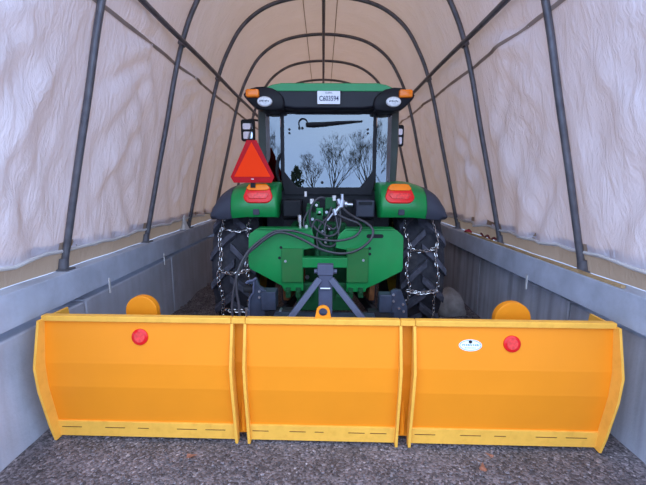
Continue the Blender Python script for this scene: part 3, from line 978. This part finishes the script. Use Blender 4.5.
for k in range(3): mb.cyl(c_, c_ + rot @ Vector((.2*math.cos(2*PI*k/3 + .5), .2*math.sin(2*PI*k/3 + .5), 0)), .012, 8)
sw = mb.build('steering_wheel', M['black'], T, smooth=True)
mb = MB(); mb.cyl(c_, (CX, 5.02, 1.38), .03, 12); mb.build('steering_column', M['black'], sw, smooth=True)

# --- hood and front axle (hidden behind the cab from the photo's side)
mb = MB()
mb.loft([[Vector((CX + x * w_, y, .85 + (z - .85) * h_)) for x, z in ((-.36, .85), (-.36, 1.45), (-.26, 1.6), (.26, 1.6), (.36, 1.45), (.36, .85))] for y, w_, h_ in ((5.3, 1, 1), (6.2, .95, .97), (7.0, .85, .88), (7.12, .7, .75))])
mb.build('hood', M['green'], T, bevel=.02)
mb = MB(); mb.box((CX - .22, 3.7, .55), (CX + .22, 7.0, .85)); mb.build('chassis', M['dgreen'], T, bevel=.02)
mb = MB(); mb.cyl((CX - .80, 6.5, .56), (CX + .80, 6.5, .56), .09, 16); mb.build('front_axle', M['dgreen'], T, smooth=True)
for sd in (-1, 1):
    cx = CX + sd * .82
    mb = MB(); mb.lathe([(-.12, .33), (-.16, .42), (-.15, .53), (0, .56), (.15, .53), (.16, .42), (.12, .33)], (cx, 6.5, .56), 'X', 40)
    w = mb.build('front_tire', M['rubber'], T, smooth=True)
    mb = MB(); mb.lathe([(-.11, .33), (-.04, .29), (-.01, .01), (.01, .01), (.04, .29), (.11, .33)], (cx, 6.5, .56), 'X', 32); mb.build('rim', M['rim'], w, smooth=True)

# --- rear of the transmission
mb = MB(); mb.cyl((CX - .66, WHY, WHZ), (CX + .66, WHY, WHZ), .12, 24); mb.build('rear_axle', M['dgreen'], T, smooth=True)
mb = MB(); mb.prism([Vector((CX + x, 3.42, z)) for x, z in ((-.22, .45), (.22, .45), (.26, .7), (.24, 1.12), (.16, 1.28), (-.16, 1.28), (-.24, 1.12), (-.26, .7))], (0, .5, 0))
tr = mb.build('transmission_case', M['dgreen'], T, bevel=.03)
for x, z in ((-.18, 1.1), (.18, 1.1), (-.2, .75), (.2, .75), (0, 1.22), (-.1, .55), (.1, .55)):
    mb = MB(); mb.cyl((CX + x, 3.395, z), (CX + x, 3.43, z), .02, 6); mb.build('bolt', M['steel'], tr)
mb = MB(); mb.cyl((CX, 3.2, .68), (CX, 3.43, .68), .03, 16); mb.cyl((CX, 3.3, .68), (CX, 3.43, .68), .07, 16); mb.build('power_takeoff', M['dark'], tr, smooth=True)
mb = MB(); mb.bar((CX, 2.95, .42), (CX, 3.6, .42), .07, .04); mb.build('drawbar', M['dark'], T, bevel=.004)
# dark boxes under the cab on both sides
for sd in (-1, 1):
    mb = MB(); mb.box((CX + sd*.33 - .085, 3.30, 1.335), (CX + sd*.33 + .085, 3.56, 1.49))
    hb = mb.build('valve_box', M['fgrey'] if sd > 0 else M['black'], T, bevel=.015)
    mb = MB(); mb.box((CX + sd*.33 - .06, 3.29, 1.45), (CX + sd*.33 + .06, 3.302, 1.475)); mb.build('cover_strip', M['black'], hb)
mb = MB(); mb.box((CX - .43, 3.46, 1.17), (CX + .43, 3.58, 1.30)); mb.build('cab_crossmember', M['dark'], T, bevel=.01)
# lift arms, rockshaft and cross tube
for sd in (-1, 1):
    mb = MB(); mb.bar((CX + sd*.30, 3.5, 1.25), (CX + sd*.38, 2.98, 1.12), .05, .09); mb.build('lift_arm', M['dgreen'], T, bevel=.01)
    mb = MB(); mb.bar((CX + sd*.28, 3.75, .55), (CX + sd*.42, 2.62, .58), .045, .09); mb.build('lower_link', M['dark'], T, bevel=.01)
    mb = MB(); mb.cyl((CX + sd*.38, 2.99, 1.1), (CX + sd*.38, 3.05, .62), .025, 12); mb.build('lift_rod', M['dark'], T, smooth=True)
    mb = MB(); mb.bar((CX + sd*.24, 3.4, .78), (CX + sd*.36, 2.93, .74), .05, .14); mb.build('sway_block', M['rust'], T, bevel=.01)

# --- pair of big green plates with their front pads
YP = 2.90
Lp = [(248, 237), (249, 234), (255.5, 229.5), (258, 228.8), (311, 228.8), (313.5, 237), (314, 248), (303, 250), (303, 291), (284, 291.5), (281.5, 286), (249.5, 269), (248, 265)]
Rp = [(345, 228.8), (393.5, 229.2), (397, 230.5), (402.5, 236), (403, 239), (402.5, 268), (401, 271.5), (374, 285), (366, 288.5), (365, 292), (346, 292), (346, 250), (335, 248), (336, 241), (339, 234)]
for pol, nm in ((Lp, 'left'), (Rp, 'right')):
    pts = [at(x, y, YP) for x, y in pol]
    mb = MB(); mb.prism(pts, (0, .02, 0))
    # folded flange along the top edge, running forward
    z = at(300, 229, YP).z
    xa, xb = (at(256, 229, YP).x, at(311, 229, YP).x) if nm == 'left' else (at(345, 229, YP).x, at(395, 229, YP).x)
    mb.box((xa, YP + .0, z - .016), (xb, YP + .16, z - .0))
    gp = mb.build('hitch_plate', M['green'], T, bevel=.005)
    p0, p1 = (at(281, 249, YP - .025), at(302.5, 282.5, YP - .025)) if nm == 'left' else (at(346.5, 248.5, YP - .025), at(367.5, 282.5, YP - .025))
    mb = MB(); mb.box((p0.x, YP - .025, p1.z), (p1.x, YP - .002, p0.z)); pad = mb.build('plate_pad', M['padgreen'], gp, bevel=.004)
    bx = at(285.3, 260.5, YP) if nm == 'left' else at(362.5, 259.5, YP)
    mb = MB(); mb.cyl((bx.x, YP - .034, bx.z), (bx.x, YP - .02, bx.z), .010, 10); mb.build('bolt', M['steel'], gp, smooth=True)
    holes = ((280.5, 247.5), (279, 258)) if nm == 'left' else ((369.3, 248.3), (369.3, 253.8))
    for hx, hy in holes:
        q = at(hx, hy, YP); mb = MB(); mb.cyl((q.x, YP - .003, q.z), (q.x, YP + .003, q.z), .012, 12); mb.build('bolt_hole', M['black'], gp, smooth=True)
    if nm == 'right':
        a, b = at(366, 236, YP), at(383, 236, YP)
        mb = MB(); mb.prism(rrect((a.x + b.x)/2, a.z, b.x - a.x, .032, .015, YP - .002), (0, .004, 0)); mb.build('slot', M['black'], gp)
a, b = at(302, 257, YP), at(347, 267, YP)
mb = MB(); mb.box((a.x, YP - .03, b.z), (b.x, YP + .05, a.z)); mb.build('cross_tube', M['green'], T, bevel=.006)
a, b = at(296, 283, YP + .06), at(352, 292, YP + .06)
mb = MB(); mb.box((a.x, YP + .05, b.z - .16), (b.x, YP + .10, a.z)); mb.build('lower_cross_plate', M['dgreen'], T, bevel=.006)
for px in (288, 298, 309, 338, 350, 360):
    q = at(px, 291, YP); mb = MB(); mb.box((q.x - .02, YP - .03, q.z - .05), (q.x + .02, YP + .05, q.z + .03)); mb.cyl((q.x, YP - .045, q.z), (q.x, YP - .03, q.z), .014, 6)
    mb.build('clamp_lug', M['dgreen'], T, bevel=.004)
mb = MB()
for px, py in ((317, 243), (331, 243)):
    q = at(px, py, YP + .1); mb.cyl((q.x, YP + .1, q.z - .12), (q.x, YP + .1, q.z + .1), .02, 10)
mb.box((CX - .12, YP + .12, .95), (CX + .06, YP + .2, 1.2))
mb.build('valve_stack', M['dgreen'], T, bevel=.004)

# --- hydraulic couplers
YC = 3.0
q = at(330, 203, YC + .05)
mb = MB(); mb.box((q.x - .045, YC + .02, q.z - .05), (q.x + .045, YC + .12, q.z + .045)); cb = mb.build('valve_block', M['dgreen'], T, bevel=.006)
mb = MB(); mb.box((CX - .16, YC + .05, 1.18), (CX - .05, YC + .2, 1.40)); mb.box((CX - .19, YC + .02, 1.22), (CX - .14, YC + .1, 1.45)); mb.box((CX - .1, YC, 1.26), (CX - .03, YC + .12, 1.34)); mb.build('valve_block', M['dgreen'], T, bevel=.01)
for pts, r in (([(341.5, 194), (341.8, 201)], .013), ([(341.8, 200), (340.5, 207)], .024), ([(334, 213), (340.5, 205)], .016), ([(344, 204), (346.5, 204)], .024), ([(346, 204.3), (352, 204.6)], .013), ([(327, 220.5), (333, 212.5)], .007), ([(337, 199), (339, 204)], .018), ([(333, 209), (335.2, 215)], .018)):
    A, B = (at(x, y, YC - .02) for x, y in pts)
    mb = MB(); mb.cyl(A, B, r, 14); mb.build('coupler', M['steel'], T, smooth=True)
for (px, py, r) in ((333.5, 197, .016), (311.3, 200.5, .016), (305, 193, .010)):
    q = at(px, py, YC + .03); mb = MB(); mb.cyl((q.x, YC + .03, q.z - .03), (q.x, YC + .03, q.z + .012), r, 12); mb.build('dust_cap', M['cloth'], T, smooth=True)
for pts, r in (([(299, 215), (299.5, 222)], .018), ([(299.5, 222), (300, 230)], .012), ([(326, 236), (325, 243)], .02)):
    A, B = (at(x, y, YC) for x, y in pts)
    mb = MB(); mb.cyl(A, B, r, 12); mb.build('fitting', M['chain'], T, smooth=True)

for k, (px, py, d, w_, h_, mk) in enumerate(((309, 208, 3.06, 5, 9, 'dgreen'), (316, 205, 3.07, 6, 6, 'dgreen'), (319, 212, 3.05, 7, 8, 'green'), (312, 219, 3.04, 6, 5, 'dgreen'), (324, 222, 3.05, 5, 7, 'dark'),
                                              (306, 226, 3.03, 6, 8, 'dgreen'), (322, 231, 3.02, 8, 5, 'dgreen'), (329, 228, 3.04, 5, 6, 'dark'), (318, 240, 3.0, 7, 6, 'dgreen'), (326, 212, 3.06, 4, 9, 'dgreen'))):
    q = at(px, py, d); k_ = d / 366
    mb = MB(); mb.box((q.x - w_ * k_ / 2, d, q.z - h_ * k_ / 2), (q.x + w_ * k_ / 2, d + .06, q.z + h_ * k_ / 2))
    vb = mb.build('valve_body', M[mk], T, bevel=.006)
    mb = MB(); mb.cyl((q.x, d - .022, q.z), (q.x, d + .002, q.z), .009 + .003 * (k % 2), 8); mb.build('fitting', M['steel' if k % 3 == 0 else 'chain'], vb, smooth=True)
# --- hoses
def hose(pts, r, name='hose'):
    P = smooth_path([at(*p) for p in pts], 7)
    mb = MB(); mb.tube(P, r, 10); return mb.build(name, M['hose'], T, smooth=True)
hose([(341.5, 207, 2.99), (347, 212.5, 2.96), (354, 217, 2.92), (366, 223, 2.86), (372.5, 230.5, 2.83), (369, 241, 2.81), (356, 250.5, 2.81), (340, 253.5, 2.81), (321, 249.5, 2.82), (303, 240, 2.83), (288, 234, 2.84), (277, 232.8, 2.84), (266, 238.5, 2.83), (256, 246.5, 2.82), (248, 253.5, 2.80), (242, 264, 2.76), (236.5, 275, 2.70), (233.5, 290, 2.62), (232, 305, 2.52), (232, 318, 2.42)], .0100)
hose([(335, 213, 2.98), (341, 216.5, 2.95), (348, 219.5, 2.93), (357.5, 223, 2.90), (360.5, 228.5, 2.86), (354, 236.5, 2.84), (339, 240.5, 2.84), (323, 239.8, 2.84), (309, 236, 2.84), (296, 231.8, 2.845), (283, 230.5, 2.845), (272, 232.5, 2.84), (262, 239, 2.83), (253, 246, 2.81), (246, 254, 2.78), (239.5, 266, 2.72), (236, 278, 2.66), (236.5, 292, 2.58), (238.5, 305, 2.5), (239.5, 318, 2.42)], .0095)
for pts, r in (([(311, 230, 3.02), (309, 215, 3.0), (313, 203, 3.0), (320, 197.5, 3.02), (327, 200, 3.04)], .009),
               ([(314, 248, 2.96), (311, 232, 2.96), (315, 220, 2.97), (324, 224, 2.98), (333, 229, 2.98), (338, 222, 2.99), (336, 214, 2.99)], .008),
               ([(313, 226, 2.97), (318, 231, 2.95), (327, 236, 2.94), (336, 233, 2.95), (340, 222, 2.97), (339, 209, 2.99)], .008),
               ([(316, 237, 2.95), (322, 245, 2.93), (332, 246, 2.93), (338, 239, 2.94), (337, 226, 2.97), (335, 216, 2.98)], .009),
               ([(305, 233, 2.98), (303, 222, 3.0), (307, 212, 3.02), (312, 206, 3.04)], .007),
               ([(326, 242, 2.95), (324, 228, 2.97), (328, 215, 3.0), (331, 207, 3.02)], .008),
               ([(318, 250, 2.93), (316, 238, 2.95), (319, 226, 2.98), (326, 218, 3.0), (331, 209, 3.02)], .007)):
    hose(pts, r)

# ================================================================== PLOW
P_ = empty('snow_plow', (0.0, 2.15, 0))
tag(P_, 'wide orange-yellow steel snow plow blade hitched behind the tractor', 'snow plow')
# convex back profile: (depth, height)
PROF = [(2.095, .808), (2.058, .545), (2.062, .385), (2.106, .118)]
TH = .012
XE = 1.72
def sheet_strip(x0, x1, prof, th):
    mb = MB()
    a = [Vector((x0, y, z)) for y, z in prof] + [Vector((x0, y + th, z)) for y, z in prof[::-1]]
    mb.prism(a, (x1 - x0, 0, 0)); return mb
HL, HR = (-.548, -.468), (.468, .550)
secs = ((-XE, HL[0], 'moldboard_wing'), (HL[1], HR[0], 'moldboard'), (HR[1], XE, 'moldboard_wing'))
wings = []
for x0, x1, nm in secs:
    o = sheet_strip(x0, x1, PROF, TH).build(nm, M['orange'], P_)
    o['label'] = 'orange bent steel blade panel'
    wings.append(o)
# recessed strip inside the hinge gaps
for h in (HL, HR):
    o = sheet_strip(h[0] + .002, h[1] - .002, [(y + .05, z) for y, z in PROF] + [(2.15, .03)], TH).build('hinge_back', M['dorange'], P_)
    mb = MB(); cxh = (h[0] + h[1]) / 2
    mb.cyl((cxh, 2.135, .06), (cxh, 2.165, .80), .018, 12); mb.build('hinge_pin', M['dorange'], o, smooth=True)
# hinge ribs
for h in (HL, HR):
    for x in h:
        rib = [(2.082, .806), (2.015, .545), (2.03, .385), (2.07, .118), (2.085, -.005), (2.13, -.005), (2.14, .118), (2.10, .385), (2.09, .545), (2.118, .806)]
        mb = MB(); mb.prism([Vector((x - .009, y, z)) for y, z in rib], (.018, 0, 0))
        mb.build('hinge_plate', M['edge'], P_, bevel=.003)
# top rail
for x0, x1 in ((-XE, HL[0] - .004), (HL[1] + .004, HR[0] - .004), (HR[1] + .004, XE)):
    mb = MB(); mb.box((x0, 2.075, .806), (x1, 2.122, .842)); mb.build('top_rail', M['edge'], P_, bevel=.006)
for h in (HL, HR):
    mb = MB(); mb.box((h[0] - .002, 2.077, .807), (h[1] + .002, 2.12, .841)); mb.build('top_rail', M['edge'], P_, bevel=.004)
# cutting edges with bolt slots
for x0, x1, nm in secs:
    mb = MB()
    a = [Vector((x0 + .004, y, z)) for y, z in ((2.094, .125), (2.106, .012), (2.130, .012), (2.118, .125))]
    mb.prism(a, (x1 - x0 - .008, 0, 0)); ed = mb.build('cutting_edge', M['edge'], P_, bevel=.002)
    L = x1 - x0; n = 5
    for k in range(n):
        xc = x0 + L * (k + .5) / n + (.03 if k % 2 else -.02)
        w_ = L * .055 if k != 2 else L * .03
        mb = MB(); mb.box((xc - w_, 2.0965, .079), (xc + w_, 2.110, .083)); mb.build('slot', M['rust'], ed)
# end plates
for sd in (-1, 1):
    e = [(2.05, .82), (1.98, .545), (1.99, .385), (2.04, .118), (2.07, .0), (2.3, .0), (2.36, .3), (2.3, .82)]
    mb = MB(); mb.prism([Vector((sd*XE - .008, y, z)) for y, z in e], (.016, 0, 0)); mb.build('end_plate', M['edge'], P_, bevel=.003)
# rounded stop plates behind the rail
for x, ztop, r in ((-1.195, .912, .105), (1.21, .90, .115)):
    pts = [Vector((x + r, 2.26, .55))] + [Vector((x + r * math.cos(PI*k/14), 2.26, ztop - r + r * math.sin(PI*k/14))) for k in range(15)] + [Vector((x - r, 2.26, .55))]
    mb = MB(); mb.prism(pts, (0, .05, 0)); so = mb.build('stop_plate', M['dorange'], P_, bevel=.006)
    mb = MB(); mb.box((x - .05, 2.12, .60), (x + .05, 2.265, .66)); mb.build('stop_bracket', M['dorange'], so, bevel=.004)
# lifting eye on top rail
mb = MB()
ex, ez, r = .003, .880, .042
out = [Vector((ex - .05, 2.09, .838)), ] + [Vector((ex + r * math.cos(PI - PI*k/12), 2.09, ez + r * math.sin(PI - PI*k/12))) for k in range(13)] + [Vector((ex + .05, 2.09, .838))]
inn_r = .026
ni = 16
hole = [Vector((ex + inn_r * math.cos(PI*1.25 - 2*PI*k/ni), 2.09, ez + inn_r * math.sin(PI*1.25 - 2*PI*k/ni))) for k in range(ni)]
# ring built from quads between the outline resampled and the hole
def resample(poly, angs, c):
    res = []
    for a in angs:
        d = Vector((math.cos(a), 0, math.sin(a)))
        best = None
        for p, q in zip(poly, poly[1:] + poly[:1]):
            e1 = q - p; den = d.x * (-e1.z) + e1.x * d.z
            if abs(den) < 1e-9: continue
            w_ = p - c
            t = (w_.x * (-e1.z) + e1.x * w_.z) / den
            u = (d.x * w_.z - d.z * w_.x) / den
            if t > 0 and -1e-6 <= u <= 1 + 1e-6: best = t if best is None else max(best, t)
        res.append(c + d * (best or .03))
    return res
angs = [PI*1.25 - 2*PI*k/32 for k in range(32)]
c_ = Vector((ex, 2.09, ez))
oo = resample(out, angs, c_); hh = [c_ + Vector((inn_r*math.cos(a), 0, inn_r*math.sin(a))) for a in angs]
dv = Vector((0, .022, 0))
rings = [oo, hh, [p + dv for p in hh], [p + dv for p in oo]]
vr = [[mb.bm.verts.new(p) for p in r_] for r_ in rings]
for a, b in zip(vr, vr[1:] + vr[:1]):
    for k in range(32): mb.bm.faces.new((a[k], a[(k+1) % 32], b[(k+1) % 32], b[k]))
mb.build('lifting_eye', M['orange'], P_, bevel=.003)
# round red reflectors
def on_top_facet(z, off): return 2.095 + (2.058 - 2.095) * (.808 - z) / (.808 - .545) - off
fr = Vector((0, -(.808 - .545), (2.095 - 2.058))).normalized()      # outward normal of the top facet
for x, z in ((-1.115, .713), (1.125, .705)):
    c = Vector((x, on_top_facet(z, 0), z)); t1 = Vector((1, 0, 0)); t2 = fr.cross(t1)
    mb = MB(); mb.loft([[c + fr * d + (t1 * math.cos(2*PI*k/24) + t2 * math.sin(2*PI*k/24)) * r_ for k in range(24)] for d, r_ in ((-.001, .05), (.008, .05), (.012, .044))])
    ro = mb.build('reflector', M['red'], P_, smooth=True)
    mb = MB(); mb.loft([[c + fr * d + (t1 * math.cos(2*PI*k/24) + t2 * math.sin(2*PI*k/24)) * r_ for k in range(24)] for d, r_ in ((.011, .034), (.014, .032))])
    mb.build('reflector_centre', M['redl'], ro, smooth=True)
# oval maker's sticker
sx_, sz_ = .882, .692
c = Vector((sx_, on_top_facet(sz_, 0), sz_)); t1 = Vector((1, 0, 0)); t2 = -fr.cross(t1) if fr.cross(t1).z < 0 else fr.cross(t1)
def sp(u, v, d): return c + t1 * u + t2 * v + fr * d
mb = MB(); mb.loft([[sp(.068 * math.cos(2*PI*k/36), .035 * math.sin(2*PI*k/36), d) for k in range(36)] for d in (.0002, .0016)])
stk = mb.build('oval_sticker', M['white'], P_)
mb = MB()
for k in range(36):
    a, b = 2*PI*k/36, 2*PI*(k + 1)/36
    mb.prism([sp(r1*math.cos(t), r2*math.sin(t), .0016) for t, r1, r2 in ((a, .064, .031), (b, .064, .031), (b, .061, .0285), (a, .061, .0285))], fr * .0005)
rr_ = random.Random(4)
for k in range(10):
    u = -.048 + k * .0105
    h = .009 + .003 * rr_.random()
    w_ = .0035 + .003 * rr_.random()
    mb.prism([sp(u, .002 - h/2, .0016), sp(u + w_, .002 - h/2, .0016), sp(u + w_ + .002, .002 + h/2, .0016), sp(u + .002, .002 + h/2, .0016)], fr * .0005)
    if k % 2 == 0: mb.prism([sp(u, .002, .0016), sp(u + .009, .002, .0016), sp(u + .009, .005, .0016), sp(u, .005, .0016)], fr * .0005)
for k in range(8):
    u = -.030 + k * .008
    mb.prism([sp(u, -.018, .0016), sp(u + .004, -.018, .0016), sp(u + .004, -.0125, .0016), sp(u, -.0125, .0016)], fr * .0005)
mb.build('sticker_print', M['blue'], stk)
mb = MB(); mb.loft([[sp(.011 * math.cos(2*PI*k/16), .021 + .010 * math.sin(2*PI*k/16), d) for k in range(16)] for d in (.0016, .0023)]); mb.build('sticker_emblem', M['dark'], stk)

# headstock: mast, two braces, hitch brackets, push frame
YA = 2.5
a, b = at(315.5, 264.5, YA), at(331.5, 275, YA)
mb = MB(); mb.box((a.x, YA - .01, b.z), (b.x, YA + .05, a.z)); mast = mb.build('mast_head', M['bluegrey'], P_, bevel=.004)
for px in (314, 333.2):
    q = at(px, 272, YA); mb = MB(); mb.cyl((q.x - .012, YA + .02, q.z), (q.x + .012, YA + .02, q.z), .016, 10); mb.build('pin', M['bluegrey'], mast, smooth=True)
a, b = at(316.5, 275, YA), at(330.5, 330, YA)
mb = MB(); mb.box((a.x, YA, b.z - .02), (b.x, YA + .045, a.z + .005)); mb.build('mast', M['bluegrey'], P_, bevel=.004)
q = at(323.5, 288, YA); mb = MB(); mb.cyl((q.x - .035, YA - .012, q.z), (q.x + .035, YA - .012, q.z), .008, 8); mb.build('pin', M['steel'], mast, smooth=True)
for px0, px1 in ((317.5, 289), (329.5, 361)):
    A = at(px0, 279, YA); B = at(px1, 318, YA - .12)
    B = B + (B - A) * .18
    mb = MB(); mb.bar(A, B, .042, .042, (0, 1, 0)); mb.build('brace', M['bluegrey'], P_, bevel=.004)
mb = MB(); mb.box((-.52, 2.32, .30), (.52, 2.42, .42)); pf = mb.build('push_frame', M['dbluegrey'], P_, bevel=.008)
for x in (-.45, -.15, .15, .45):
    mb = MB(); mb.prism([Vector((x - .01, 2.14, .15)), Vector((x - .01, 2.40, .30)), Vector((x - .01, 2.40, .42)), Vector((x - .01, 2.13, .72)), Vector((x - .01, 2.09, .5))], (.02, 0, 0)); mb.build('gusset', M['dorange'], pf)
mb = MB(); mb.box((-.36, 2.44, .62), (.36, 2.54, .72)); mb.build('cross_beam', M['dbluegrey'], P_, bevel=.006)
mb = MB(); mb.box((-.30, 2.40, .40), (-.22, 2.47, .64)); mb.box((.22, 2.40, .40), (.30, 2.47, .64)); mb.build('frame_leg', M['dbluegrey'], P_, bevel=.004)
# left bracket: hooked plate with a notch, and its box
YH = 2.56
hk = [(246, 281.5), (250, 281), (253.5, 279), (253, 283), (251, 285.5), (250.8, 294), (247.5, 299), (246.8, 312), (247, 318), (268, 318), (268, 299), (266, 294.5), (261, 291.5), (258.5, 287), (255.5, 288.5), (254.5, 284)]
pl_ = [(252.5, 279.8), (254, 279), (257, 287), (262, 290.5), (265.5, 293), (267, 300), (267, 322), (246, 322), (246.3, 306), (247.5, 299), (250.6, 294.5), (251, 285), (243.5, 285), (243.8, 283), (247, 281.8)]
mb = MB(); mb.prism([at(x, y, YH) for x, y in pl_], (0, .035, 0)); lb = mb.build('hitch_bracket', M['dbluegrey'], P_, bevel=.003)
a, b = at(259, 292, YH), at(274, 310, YH)
mb = MB(); mb.box((a.x, YH - .02, b.z), (b.x, YH + .10, a.z)); mb.build('hitch_box', M['dbluegrey'], lb, bevel=.004)
for px, py in ((256.8, 292.5), (256.8, 298.5), (278, 312)):
    q = at(px, py, YH - .02); mb = MB(); mb.cyl((q.x, YH - .02, q.z), (q.x, YH + .04, q.z), .009, 8); mb.build('bolt', M['steel'], lb, smooth=True)
mb = MB(); q = at(244.5, 312, YH); mb.cyl((q.x, YH - .02, q.z - .05), (q.x, YH - .02, q.z + .03), .010, 10); mb.build('hitch_pin', M['steel'], lb, smooth=True)
q = at(247, 289, YH + .1); mb = MB(); mb.cyl((q.x - .04, YH + .08, q.z), (q.x + .05, YH + .08, q.z), .028, 14); mb.build('hitch_ball', M['dark'], lb, smooth=True)
mb = MB(); mb.tube(smooth_path([at(243.5, 284, YH - .01), at(246, 282, YH - .01), at(250, 281.3, YH - .01), at(252, 280, YH - .01), at(254, 278.5, YH - .01)], 4), [.009] * 16 + [.005], 8)
mb.tube(smooth_path([at(251.3, 282, YH - .01), at(251, 288, YH - .01), at(250.6, 293.5, YH - .01), at(247.6, 298.5, YH - .01), at(246.8, 306, YH - .01), at(246.3, 318, YH - .01)], 4), .006, 8)
mb.build('bracket_edge_highlight', M['bluegrey'], lb, smooth=True)  # added paler tubes imitate the highlight along the bracket's left edge
a, b = at(262, 311, YH), at(290, 322, YH)
mb = MB(); mb.box((a.x, YH, b.z), (b.x, YH + .08, a.z)); mb.build('hitch_foot', M['dark'], lb, bevel=.004)
# right bracket
a, b = at(377, 294, YH), at(389.5, 312, YH)
pr = [(389, 291), (393, 289), (399, 290), (401.5, 297), (404.5, 305), (405.5, 322), (387, 322), (388, 300)]
mb = MB(); mb.prism([at(x, y, YH) for x, y in pr], (0, .04, 0)); rb = mb.build('hitch_bracket', M['dbluegrey'], P_, bevel=.003)
mb = MB(); mb.box((a.x, YH - .01, b.z), (b.x, YH + .09, a.z)); mb.build('hitch_box', M['dbluegrey'], rb, bevel=.01)
for px, py in ((391.5, 294.5), (391.5, 301), (397, 308), (401, 304), (401.5, 311)):
    q = at(px, py, YH - .02); mb = MB(); mb.cyl((q.x, YH - .012, q.z), (q.x, YH + .045, q.z), .009, 8); mb.build('bolt', M['steel'], rb, smooth=True)
a, b = at(366, 311, YH), at(392, 322, YH)
mb = MB(); mb.box((a.x, YH, b.z), (b.x, YH + .08, a.z)); mb.build('hitch_foot', M['dark'], rb, bevel=.004)
P_.rotation_euler = (0, 0, -math.radians(1.7))

# ================================================================== TREES IN THE YARD BEHIND THE CAMERA (seen mirrored in the cab glass)
def tree(loc, h, spread, seed, label):
    rd = random.Random(seed)
    mb = MB()
    def grow(p, d, L, r, lev):
        n = 3
        pts = [p]; q = p.copy(); dd = d.copy()
        for k in range(n):
            dd = (dd + Vector((rd.uniform(-.12, .12), rd.uniform(-.12, .12), .06))).normalized()
            q = q + dd * L / n; pts.append(q.copy())
        mb.tube(pts, [r * (1 - .45 * k / n) for k in range(n + 1)], 5 if lev < 2 else 4)
        if lev >= 5: return
        m_ = 3 if lev else 7
        for k in range(m_):
            a = 2*PI*(k + rd.random()) / m_
            sp_ = spread * (1.0 if lev == 0 else .8)
            nd = (dd + Vector((math.cos(a) * sp_, math.sin(a) * sp_, .1))).normalized()
            grow(pts[-1] if lev else pts[1 + k % 3], nd, L * rd.uniform(.62, .82), max(r * .5, .010), lev + 1)
    grow(Vector(loc), Vector((0, 0, 1)), h * .30, .13, 0)
    tag(mb.build('bare_tree', M['bark']), label, 'tree', 'bare trees reflected in the cab glass')
tree((1.0, -30, 0), 6.6, .62, 5, 'bare branching tree mirrored in the middle of the rear cab window')
tree((4.4, -31, 0), 7.2, .55, 12, 'bare tall tree mirrored at the right side of the rear cab window')
tree((-1.2, -36, 0), 5.2, .7, 21, 'small bare tree mirrored left of centre in the cab window')
tree((7.5, -30, 0), 8.0, .55, 33, 'bare tree mirrored in the right corner glass of the cab')
tree((-7.5, -30, 0), 8.0, .55, 41, 'bare tree mirrored in the left corner glass of the cab')
mb = MB(); rd = random.Random(3)
for k in range(260):
    a = rd.random() * 2*PI; z = rd.random() ** .7 * 2.9; r_ = .75 * math.sin(PI * min(1, z / 2.9 * .85 + .15)) * rd.random() ** .4
    b = Vector((-2.6 + r_ * math.cos(a), -29 + r_ * math.sin(a), z))
    mb.bar(b, b + Vector((rd.uniform(-.2, .2), rd.uniform(-.2, .2), rd.uniform(.15, .4))), .14, .03)
mb.cyl((-2.6, -29, -.03), (-2.6, -29, 1.2), .06, 8)
tag(mb.build('evergreen_bush', M['leafg']), 'dark bush mirrored low in the left of the rear cab window', 'bush')

# ================================================================== LIGHT
W = bpy.data.worlds.new('sky'); S.world = W; W.use_nodes = True
nt = W.node_tree
bg = nt.nodes['Background']
tc = nt.nodes.new('ShaderNodeTexCoord')
sx = nt.nodes.new('ShaderNodeSeparateXYZ')
nt.links.new(tc.outputs['Generated'], sx.inputs[0])
r = nt.nodes.new('ShaderNodeValToRGB')
els = r.color_ramp.elements
els[0].position = 0.0; els[0].color = (0.46, 0.65, 1.0, 1)
els[1].position = 1.0; els[1].color = (0.70, 0.82, 1.0, 1)
nt.links.new(sx.outputs['Z'], r.inputs['Fac'])
n = nt.nodes.new('ShaderNodeTexNoise'); n.inputs['Scale'].default_value = 3.0; n.inputs['Detail'].default_value = 6
nt.links.new(tc.outputs['Generated'], n.inputs['Vector'])
r2 = nt.nodes.new('ShaderNodeValToRGB')
r2.color_ramp.elements[0].position = .35; r2.color_ramp.elements[0].color = (.82, .86, .95, 1)
r2.color_ramp.elements[1].position = .7; r2.color_ramp.elements[1].color = (1.1, 1.08, 1.04, 1)
nt.links.new(n.outputs['Fac'], r2.inputs['Fac'])
mx = nt.nodes.new('ShaderNodeMix'); mx.data_type = 'RGBA'; mx.blend_type = 'MULTIPLY'; mx.inputs['Factor'].default_value = 1
nt.links.new(r.outputs['Color'], mx.inputs['A']); nt.links.new(r2.outputs['Color'], mx.inputs['B'])
nt.links.new(mx.outputs['Result'], bg.inputs['Color'])
bg.inputs['Strength'].default_value = 1.0

# ================================================================== CAMERA
cam = bpy.data.cameras.new('camera')
cam.sensor_width = 36.0; cam.sensor_fit = 'HORIZONTAL'
cam.lens = 36.0 * F / 646.0
cam.clip_start = .05; cam.clip_end = 300
co = bpy.data.objects.new('camera', cam); COL.objects.link(co)
co.location = (0, 0, EYE)
co.rotation_euler = (PI/2 - PITCH, 0, 0)
co.rotation_euler.rotate_axis('Z', math.radians(0.15))
S.camera = co
S.view_settings.view_transform = 'Standard'
S.view_settings.look = 'None'
S.view_settings.gamma = 1.0
S.view_settings.use_curve_mapping = False
S.view_settings.exposure = 2.05
